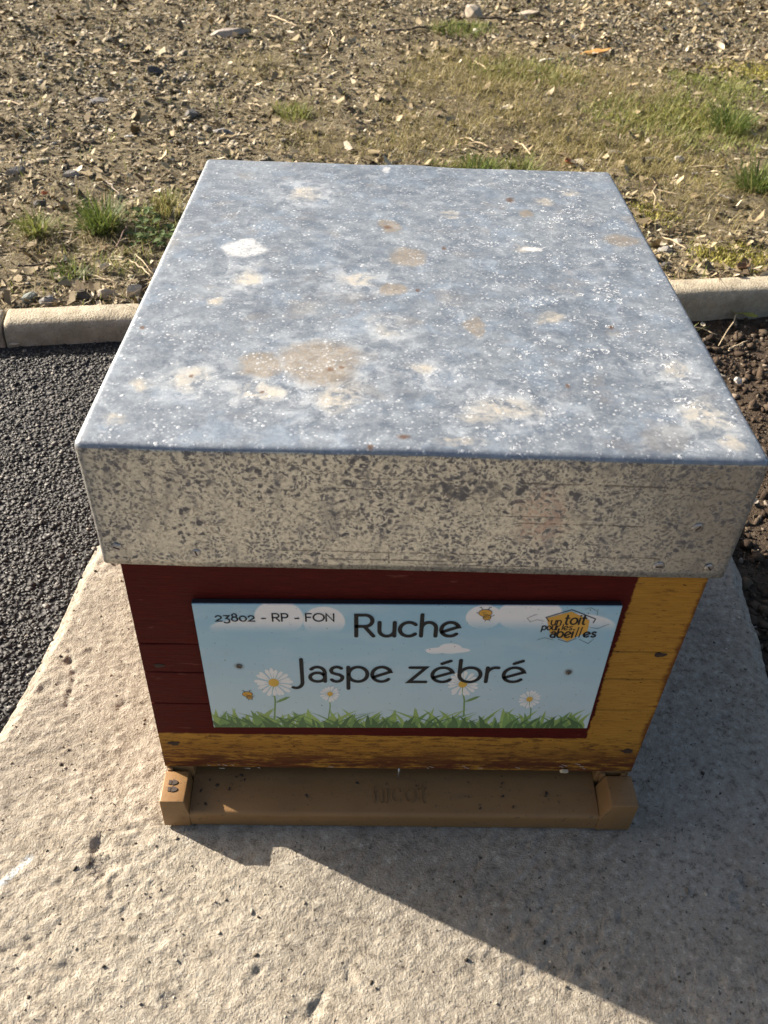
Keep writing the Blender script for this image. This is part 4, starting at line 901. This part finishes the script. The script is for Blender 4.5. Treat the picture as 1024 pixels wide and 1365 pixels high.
# ================================================================== HIVE ROOF (galvanised sheet)
RYAW, RTX, RTY, RDX, RZT, RHR, RY0, RD = -.0156, .0101, .0030, -.0024, .4100, .1074, -.0035, .5405
roof = empty("hive_roof", (RDX, 0, RZT - RHR), (RTY, -RTX, RYAW)); pass
RW = .2275
Minv = np.array((Matrix.Translation(roof.location) @ Euler(roof.rotation_euler, 'XYZ').to_matrix().to_4x4()).inverted())
Rn = np.array(Euler(roof.rotation_euler, 'XYZ').to_matrix()); R0 = np.array(roof.location)
def rtop(u, v):                      # pixel -> point on the roof's top plane, roof space
    d = RM @ np.array([(u - PW / 2) / FPX, -(v - PH / 2) / FPX, -1.0]); nrm = Rn[:, 2]; p0 = R0 + nrm * RHR
    q = CAM + d * (nrm @ (p0 - CAM)) / (nrm @ d); return (Minv @ np.append(q, 1))[:3]
def rfront(u, v):                    # pixel -> point on its front face
    d = RM @ np.array([(u - PW / 2) / FPX, -(v - PH / 2) / FPX, -1.0]); nrm = Rn[:, 1]; p0 = R0 + nrm * RY0
    q = CAM + d * (nrm @ (p0 - CAM)) / (nrm @ d); return (Minv @ np.append(q, 1))[:3]
def rings(a, b, r, step):
    e = r * np.array([0, .12, .28, .48, .72, 1.0]); n = max(2, int((b - a - 2 * r) / step)); return np.concatenate([a + e, np.linspace(a + r, b - r, n + 1)[1:-1], (b - e)[::-1]])
r_ = .0055; xs = rings(-RW, RW, r_, .006); ys = rings(RY0, RY0 + RD, r_, .006); e = r_ * np.array([0, .12, .28, .48, .72, 1.0])
zs = np.concatenate([RHR - e, np.linspace(RHR - r_, 0, 16)[1:]])
Vl, Fl, Ml = [], [], []
def patch(A, B, fn, m, flip):
    k0 = sum(len(q) for q in Vl); g = np.stack(np.meshgrid(A, B, indexing='ij'), -1).reshape(-1, 2); Vl.append(fn(g)); f = grid_faces(len(A), len(B)) + k0
    Fl.append(f[:, ::-1] if flip else f); Ml.append(np.full(len(f), m))
patch(xs, ys, lambda g: np.column_stack([g[:, 0], g[:, 1], np.full(len(g), RHR)]), 0, False)
patch(xs, zs, lambda g: np.column_stack([g[:, 0], np.full(len(g), RY0), g[:, 1]]), 1, True)
patch(xs, zs, lambda g: np.column_stack([g[:, 0], np.full(len(g), RY0 + RD), g[:, 1]]), 1, False)
patch(ys, zs, lambda g: np.column_stack([np.full(len(g), -RW), g[:, 0], g[:, 1]]), 1, False)
patch(ys, zs, lambda g: np.column_stack([np.full(len(g), RW), g[:, 0], g[:, 1]]), 1, True)
V = np.concatenate(Vl); F = np.concatenate(Fl); mi = np.concatenate(Ml)
C_ = np.column_stack([np.clip(V[:, 0], -RW + r_, RW - r_), np.clip(V[:, 1], RY0 + r_, RY0 + RD - r_), np.minimum(V[:, 2], RHR - r_)])
D_ = V - C_; ln = np.linalg.norm(D_, axis=1); k = ln > 1e-9; V[k] = C_[k] + D_[k] / ln[k, None] * r_
x, y, z = V.T.copy(); tp = sstep(RHR - .03, RHR, z)
V[:, 2] += tp * (.0024 * fbm(x * 7, y * 7, 3, 91) - .0012 * (1 - (x / RW) ** 2) * (1 - ((y - .27) / .27) ** 2) + .0022 * np.exp(-((x - .0) / .028) ** 2 - ((y - RY0 - RD) / .03) ** 2))
V[:, 1] += (1 - tp) * .0014 * fbm(x * 9, z * 14, 3, 95) * np.where(np.abs(y - RY0) < .01, 1, 0) + .0010 * fbm(x * 12, z * 2 + 5, 2, 97) * np.where(np.abs(y - RY0) < .008, 1, 0)
V[:, 0] += (1 - tp) * .0014 * fbm(y * 9, z * 14 + 7, 3, 99) * np.where(np.abs(np.abs(x) - RW) < .01, 1, 0)
V[:, 2] += (1 - sstep(0, .01, z)) * .0012 * fbm(x * 11, y * 11, 3, 101)

# top sheet: stains read off the photo, placed on the sheet
t = NT("galvanised_top"); P = t.P; x, y, z = t.xyz(P); wv = t.warp(P, 38, .022); w2 = t.warp(wv, 160, .007); wxy = t.xyz(w2); wf = t.warp(P, 220, .0022)
n1 = t.noise(P, 11, 5, .62); n2 = t.noise(w2, 65, 5, .7); n3 = t.noise(P, 330, 4, .72)
col = t.cramp(n1, [(.30, (.165, .192, .228)), (.5, (.212, .243, .283)), (.70, (.275, .308, .340))])
col = t.mix(t.math('MULTIPLY', t.ramp(n2, .50, .74), .50), col, (.40, .45, .50))
col = t.mix(t.math('MULTIPLY', t.ramp(n2, .46, .28), .45), col, (.15, .175, .215))
col = t.mix(t.math('MULTIPLY', t.ramp(t.noise(t.scale(wv, 1.0, (7, 1, 2)), 30, 4, .6), .50, .68), .55), col, (.265, .325, .405))
col = t.mix(t.math('MULTIPLY', t.ramp(n3, .53, .68), .34), col, (.45, .485, .515))
col = t.mix(t.math('MULTIPLY', t.ramp(n3, .46, .32), .38), col, (.12, .14, .17))
col = t.mix(t.math('MULTIPLY', t.ramp(t.noise(t.scale(P, 1.0, (4, 4, 4)), 24, 4, .6), .56, .70), .35), col, (.30, .27, .235))
def grp(items, soft=.45, wxy=wxy):
    m = None
    for (u, v, ru, rv) in items:
        c = rtop(u, v); a = rtop(u + ru, v); b = rtop(u, v - rv); e = t.ell((wxy[0], wxy[1]), float(c[0]), float(c[1]), float(abs(a[0] - c[0])), float(abs(b[1] - c[1])), soft); m = e if m is None else t.math('MAXIMUM', m, e)
    return m
bloom = grp([(255, 505, 48, 26), (345, 520, 55, 20), (478, 373, 42, 17), (517, 440, 30, 17), (327, 372, 38, 20), (405, 257, 34, 17), (675, 545, 75, 26), (430, 500, 75, 48), (940, 560, 45, 34), (580, 500, 40, 20), (900, 500, 36, 26)], .8)
col = t.mix(t.math('MULTIPLY', t.math('MULTIPLY', bloom, t.ramp(n2, .36, .62)), .62), col, (.50, .53, .555))
tan = grp([(255, 503, 24, 13), (345, 520, 30, 8), (478, 372, 22, 8), (517, 440, 13, 8), (330, 370, 17, 8), (405, 258, 17, 8), (452, 528, 24, 20), (675, 543, 44, 12), (640, 556, 22, 8), (734, 424, 15, 7), (940, 553, 28, 20), (975, 590, 16, 9), (150, 560, 18, 8), (188, 512, 12, 8), (290, 400, 12, 5), (610, 590, 30, 7), (760, 258, 14, 5), (725, 268, 12, 5), (600, 285, 12, 5), (700, 330, 14, 4), (560, 490, 18, 6), (900, 490, 16, 10)], .55)
col = t.mix(t.math('MULTIPLY', t.math('MULTIPLY', tan, t.math('MULTIPLY', t.ramp(n2, .34, .62), t.ramp(n3, .28, .55, .45, 1.0))), .72), col, (.47, .415, .325))
brn = grp([(348, 486, 30, 18), (426, 481, 52, 27), (545, 341, 27, 12), (518, 300, 15, 8), (828, 320, 21, 8), (635, 435, 14, 14), (525, 385, 18, 8), (700, 285, 10, 5)], .28)
col = t.mix(t.math('MULTIPLY', t.math('MULTIPLY', brn, t.ramp(n3, .30, .58, .40, 1.0)), .85), col, (.255, .215, .168))
wh = grp([(326, 331, 25, 11), (708, 331, 11, 3), (516, 228, 6, 3), (330, 322, 14, 5)], .30)
col = t.mix(t.math('MULTIPLY', wh, t.ramp(n3, .32, .55, .45, 1.0)), col, (.66, .665, .66))
# white oxide flecks and the crater-like flakes of the right half
ds = t.vor(wf, 150); sel = t.noise(P, 55, 3, .6)
fl1 = t.math('MULTIPLY', t.ramp(ds, .26, .12), t.ramp(sel, .46, .58)); col = t.mix(t.math('MULTIPLY', fl1, .75), col, (.60, .63, .655))
dv = t.vor(t.scale(t.warp(P, 130, .0060), (1, 1, 1), (3.3, 1.7, 0)), 125); ring = t.math('MULTIPLY', t.math('MULTIPLY', t.ramp(dv, .16, .26), t.ramp(dv, .46, .30)), t.ramp(n3, .46, .58)); side = t.ramp(x, -.03, .13, .12, 1.0)
rs_ = t.math('MULTIPLY', t.ramp(t.noise(t.scale(P, 1.0, (9, 2, 1)), 42, 2), .51, .58), side)
col = t.mix(t.math('MULTIPLY', t.math('MULTIPLY', ring, rs_), .95), col, (.70, .72, .74))
col = t.mix(t.math('MULTIPLY', t.math('MULTIPLY', t.ramp(dv, .21, .14), rs_), .45), col, (.20, .21, .23))
fl2 = t.math('MULTIPLY', t.ramp(t.vor(wf, 270), .32, .16), t.ramp(t.noise(P, 38, 3), .42, .58)); col = t.mix(t.math('MULTIPLY', fl2, .65), col, (.58, .61, .64))
dots = grp([(349, 521, 3, 2), (557, 386, 3, 2), (680, 266, 5, 3), (757, 513, 3, 3), (440, 492, 5, 3), (456, 489, 4, 2), (538, 583, 8, 3), (494, 596, 4, 3), (815, 435, 3, 2), (517, 302, 5, 2), (592, 330, 3, 2), (255, 500, 3, 2), (190, 437, 3, 2)], .6, t.xyz(t.warp(P, 300, .003)))
col = t.mix(t.math('MULTIPLY', dots, .85), col, (.15, .085, .05))
t.set(col, t.math('ADD', t.ramp(n2, .3, .7, .40, .56), t.math('MULTIPLY', t.math('MAXIMUM', tan, brn), .15)), t.ramp(n2, .30, .70, .55, .30), .5)
t.bump(t.math('ADD', t.math('MULTIPLY', n2, .5), t.math('ADD', t.math('MULTIPLY', fl1, .35), t.math('ADD', t.math('MULTIPLY', t.math('MULTIPLY', ring, rs_), .6), t.math('MULTIPLY', n3, .3)))), .0007, .8)
M_GALT = t.m

t = NT("galvanised_sides"); P = t.P; x, y, z = t.xyz(P); w2 = t.warp(P, 90, .010); n1 = t.noise(P, 9, 4, .6)
n2 = t.noise(t.scale(w2, (1, 1, 1.25)), 215, 3, .58); n3 = t.noise(P, 420, 3, .65); n4 = t.noise(t.scale(P, (3, 3, 1)), 30, 4, .6)
col = t.cramp(n3, [(.3, (.46, .455, .42)), (.7, (.70, .695, .635))])
col = t.mix(t.math('MULTIPLY', t.ramp(n1, .5, .68), .35), col, (.58, .55, .49))
thr = t.math('ADD', t.math('MULTIPLY', n2, 1.0), t.math('ADD', t.math('MULTIPLY', t.math('SUBTRACT', n1, .5), .22), t.math('ADD', t.math('MULTIPLY', t.ramp(z, .045, .10), .045), t.math('MULTIPLY', t.ramp(x, .12, .2), -.03))))
dA = t.math('MULTIPLY', t.ramp(t.vor(w2, 165), .48, .30), t.ramp(t.math('ADD', t.noise(P, 34, 3), t.math('SUBTRACT', thr, .5)), .50, .62))
dB = t.math('MULTIPLY', t.ramp(t.vor(t.scale(w2, 1.0, (2, 5, 3)), 330), .50, .28), t.ramp(t.noise(P, 26, 3), .36, .58))
spk = t.math('MAXIMUM', t.math('MAXIMUM', dA, t.math('MULTIPLY', dB, .8)), t.math('MULTIPLY', t.ramp(thr, .60, .65), .8))
col = t.mix(t.math('MULTIPLY', spk, .92), col, (.095, .088, .098))
col = t.mix(t.math('MULTIPLY', t.ramp(t.noise(w2, 380, 3, .6), .53, .62), .65), col, (.20, .185, .17))
col = t.mix(t.math('MULTIPLY', t.ramp(n4, .52, .68), .50), col, (.25, .25, .26))
f = lambda u, v: rfront(u, v)
c = f(722, 690); wx = t.xyz(w2); col = t.mix(t.math('MULTIPLY', t.math('MULTIPLY', t.ell((wx[0], wx[2]), float(c[0]), float(c[2]), .016, .022, .6), t.ramp(n2, .58, .45)), .5), col, (.55, .36, .30))
for (u, v, rx, rz) in [(462, 690, .010, .008), (605, 655, .030, .010), (600, 742, .010, .004)]:
    c = f(u, v); col = t.mix(t.math('MULTIPLY', t.math('MULTIPLY', t.ell((wx[0], wx[2]), float(c[0]), float(c[2]), rx, rz, .6), t.ramp(n2, .42, .55)), .7), col, (.13, .13, .14))
scr = None; jit = t.math('MULTIPLY', t.math('SUBTRACT', t.noise(P, 60, 3), .5), .0018)
for (u0, v0, u1, v1, hw) in [(355, 731, 517, 739, .00045), (430, 744, 640, 751, .0005), (520, 736, 650, 741, .0004), (518, 728, 519, 749, .0004), (700, 645, 980, 652, .0006), (560, 752, 760, 758, .0004), (440, 650, 540, 655, .0003), (690, 700, 860, 700, .0004), (480, 640, 620, 640, .0003), (780, 745, 880, 742, .0004), (630, 690, 760, 688, .0003)]:
    a, b = f(u0, v0), f(u1, v1); vert = abs(u1 - u0) < 5; A_, B_ = (x, z) if not vert else (z, x); ia, ib = (0, 2) if not vert else (2, 0)
    lo, hi = sorted((float(a[ia]), float(b[ia]))); d = t.math('ABSOLUTE', t.math('SUBTRACT', t.math('ADD', B_, jit), float(.5 * (a[ib] + b[ib]))))
    m = t.math('MULTIPLY', t.ramp(d, hw, hw * 2.0, 1.0, 0.0), t.math('MULTIPLY', t.ramp(A_, lo - .002, lo), t.ramp(A_, hi, hi + .002, 1.0, 0.0))); scr = m if scr is None else t.math('MAXIMUM', scr, m)
col = t.mix(t.math('MULTIPLY', t.math('MULTIPLY', scr, t.ramp(n2, .35, .48)), .7), col, (.13, .12, .115))
t.set(col, t.ramp(spk, 0, 1, .36, .58), t.ramp(spk, 0, 1, .74, .2), .5)
t.bump(t.math('ADD', t.math('MULTIPLY', n2, .4), t.math('MULTIPLY', n3, .3)), .0006, .7); M_GALS = t.m
# faces: bend strip belongs to the top
b_ = bmesh.new(); bv = [b_.verts.new(q) for q in V]
for fc, m in zip(F, mi):
    zc = min(V[i][2] for i in fc); ff = b_.faces.new([bv[i] for i in fc]); ff.material_index = 0 if (m == 0 or zc > RHR - r_ * .75) else 1; ff.smooth = True
bmesh.ops.remove_doubles(b_, verts=b_.verts, dist=1e-5); bmesh.ops.recalc_face_normals(b_, faces=b_.faces)
me = bpy.data.meshes.new("sheet_metal"); b_.to_mesh(me); b_.free(); me.materials.append(M_GALT); me.materials.append(M_GALS)
sheet = link(bpy.data.objects.new("sheet_metal", me), roof)
zav = np.mean([p.normal.z for p in me.polygons if abs(p.center.z - RHR) < .003])
if zav < 0: me.flip_normals()
md = sheet.modifiers.new("thickness", 'SOLIDIFY'); md.thickness = .0011; md.offset = -1
for i, (u, v, r) in enumerate([(156, 729, .0040), (262, 736, .0034), (930, 703, .0040), (878, 754, .0042), (945, 756, .0032)]):
    q = rfront(u, v); bs = disc_bm(r, .0013, 16, .5, .12, i + 9); nf = len(bs.faces)
    b2 = box_bm(-r * .6, r * .6, -.00155, -.00128, -.0005, .0005); tmp = bpy.data.meshes.new("slot"); b2.to_mesh(tmp); b2.free(); bs.from_mesh(tmp); bpy.data.meshes.remove(tmp); bs.faces.ensure_lookup_table()
    for ff in bs.faces[nf:]: ff.material_index = 1
    w = bm_obj("screw", bs, M_STEEL, roof); w.data.materials.append(M_RUSTN); w.location = (q[0], RY0 - .0002, q[2])
    w.rotation_euler = (0, .4 + i * .9, 0)

# ---- beehive > roof, hive_body, hive_floor (each a mesh that parents its own pieces)
def promote(root, part, name, label):
    for ch in [c for c in root.children if c is not part]: ch.parent = part
    part.parent = hive; part.location = Vector(root.location) - Vector(hive.location); part.rotation_euler = root.rotation_euler.copy()
    part.name = name; part.data.name = name; part["label"] = label; bpy.data.objects.remove(root)
promote(fl, TRAY, "hive_floor", "tan-brown moulded plastic floor with a landing ledge")
promote(body, INNER, "hive_body", "body of boards painted dark red with ochre edges")
promote(roof, sheet, "hive_roof", "weathered galvanised sheet-metal roof with tan stains")
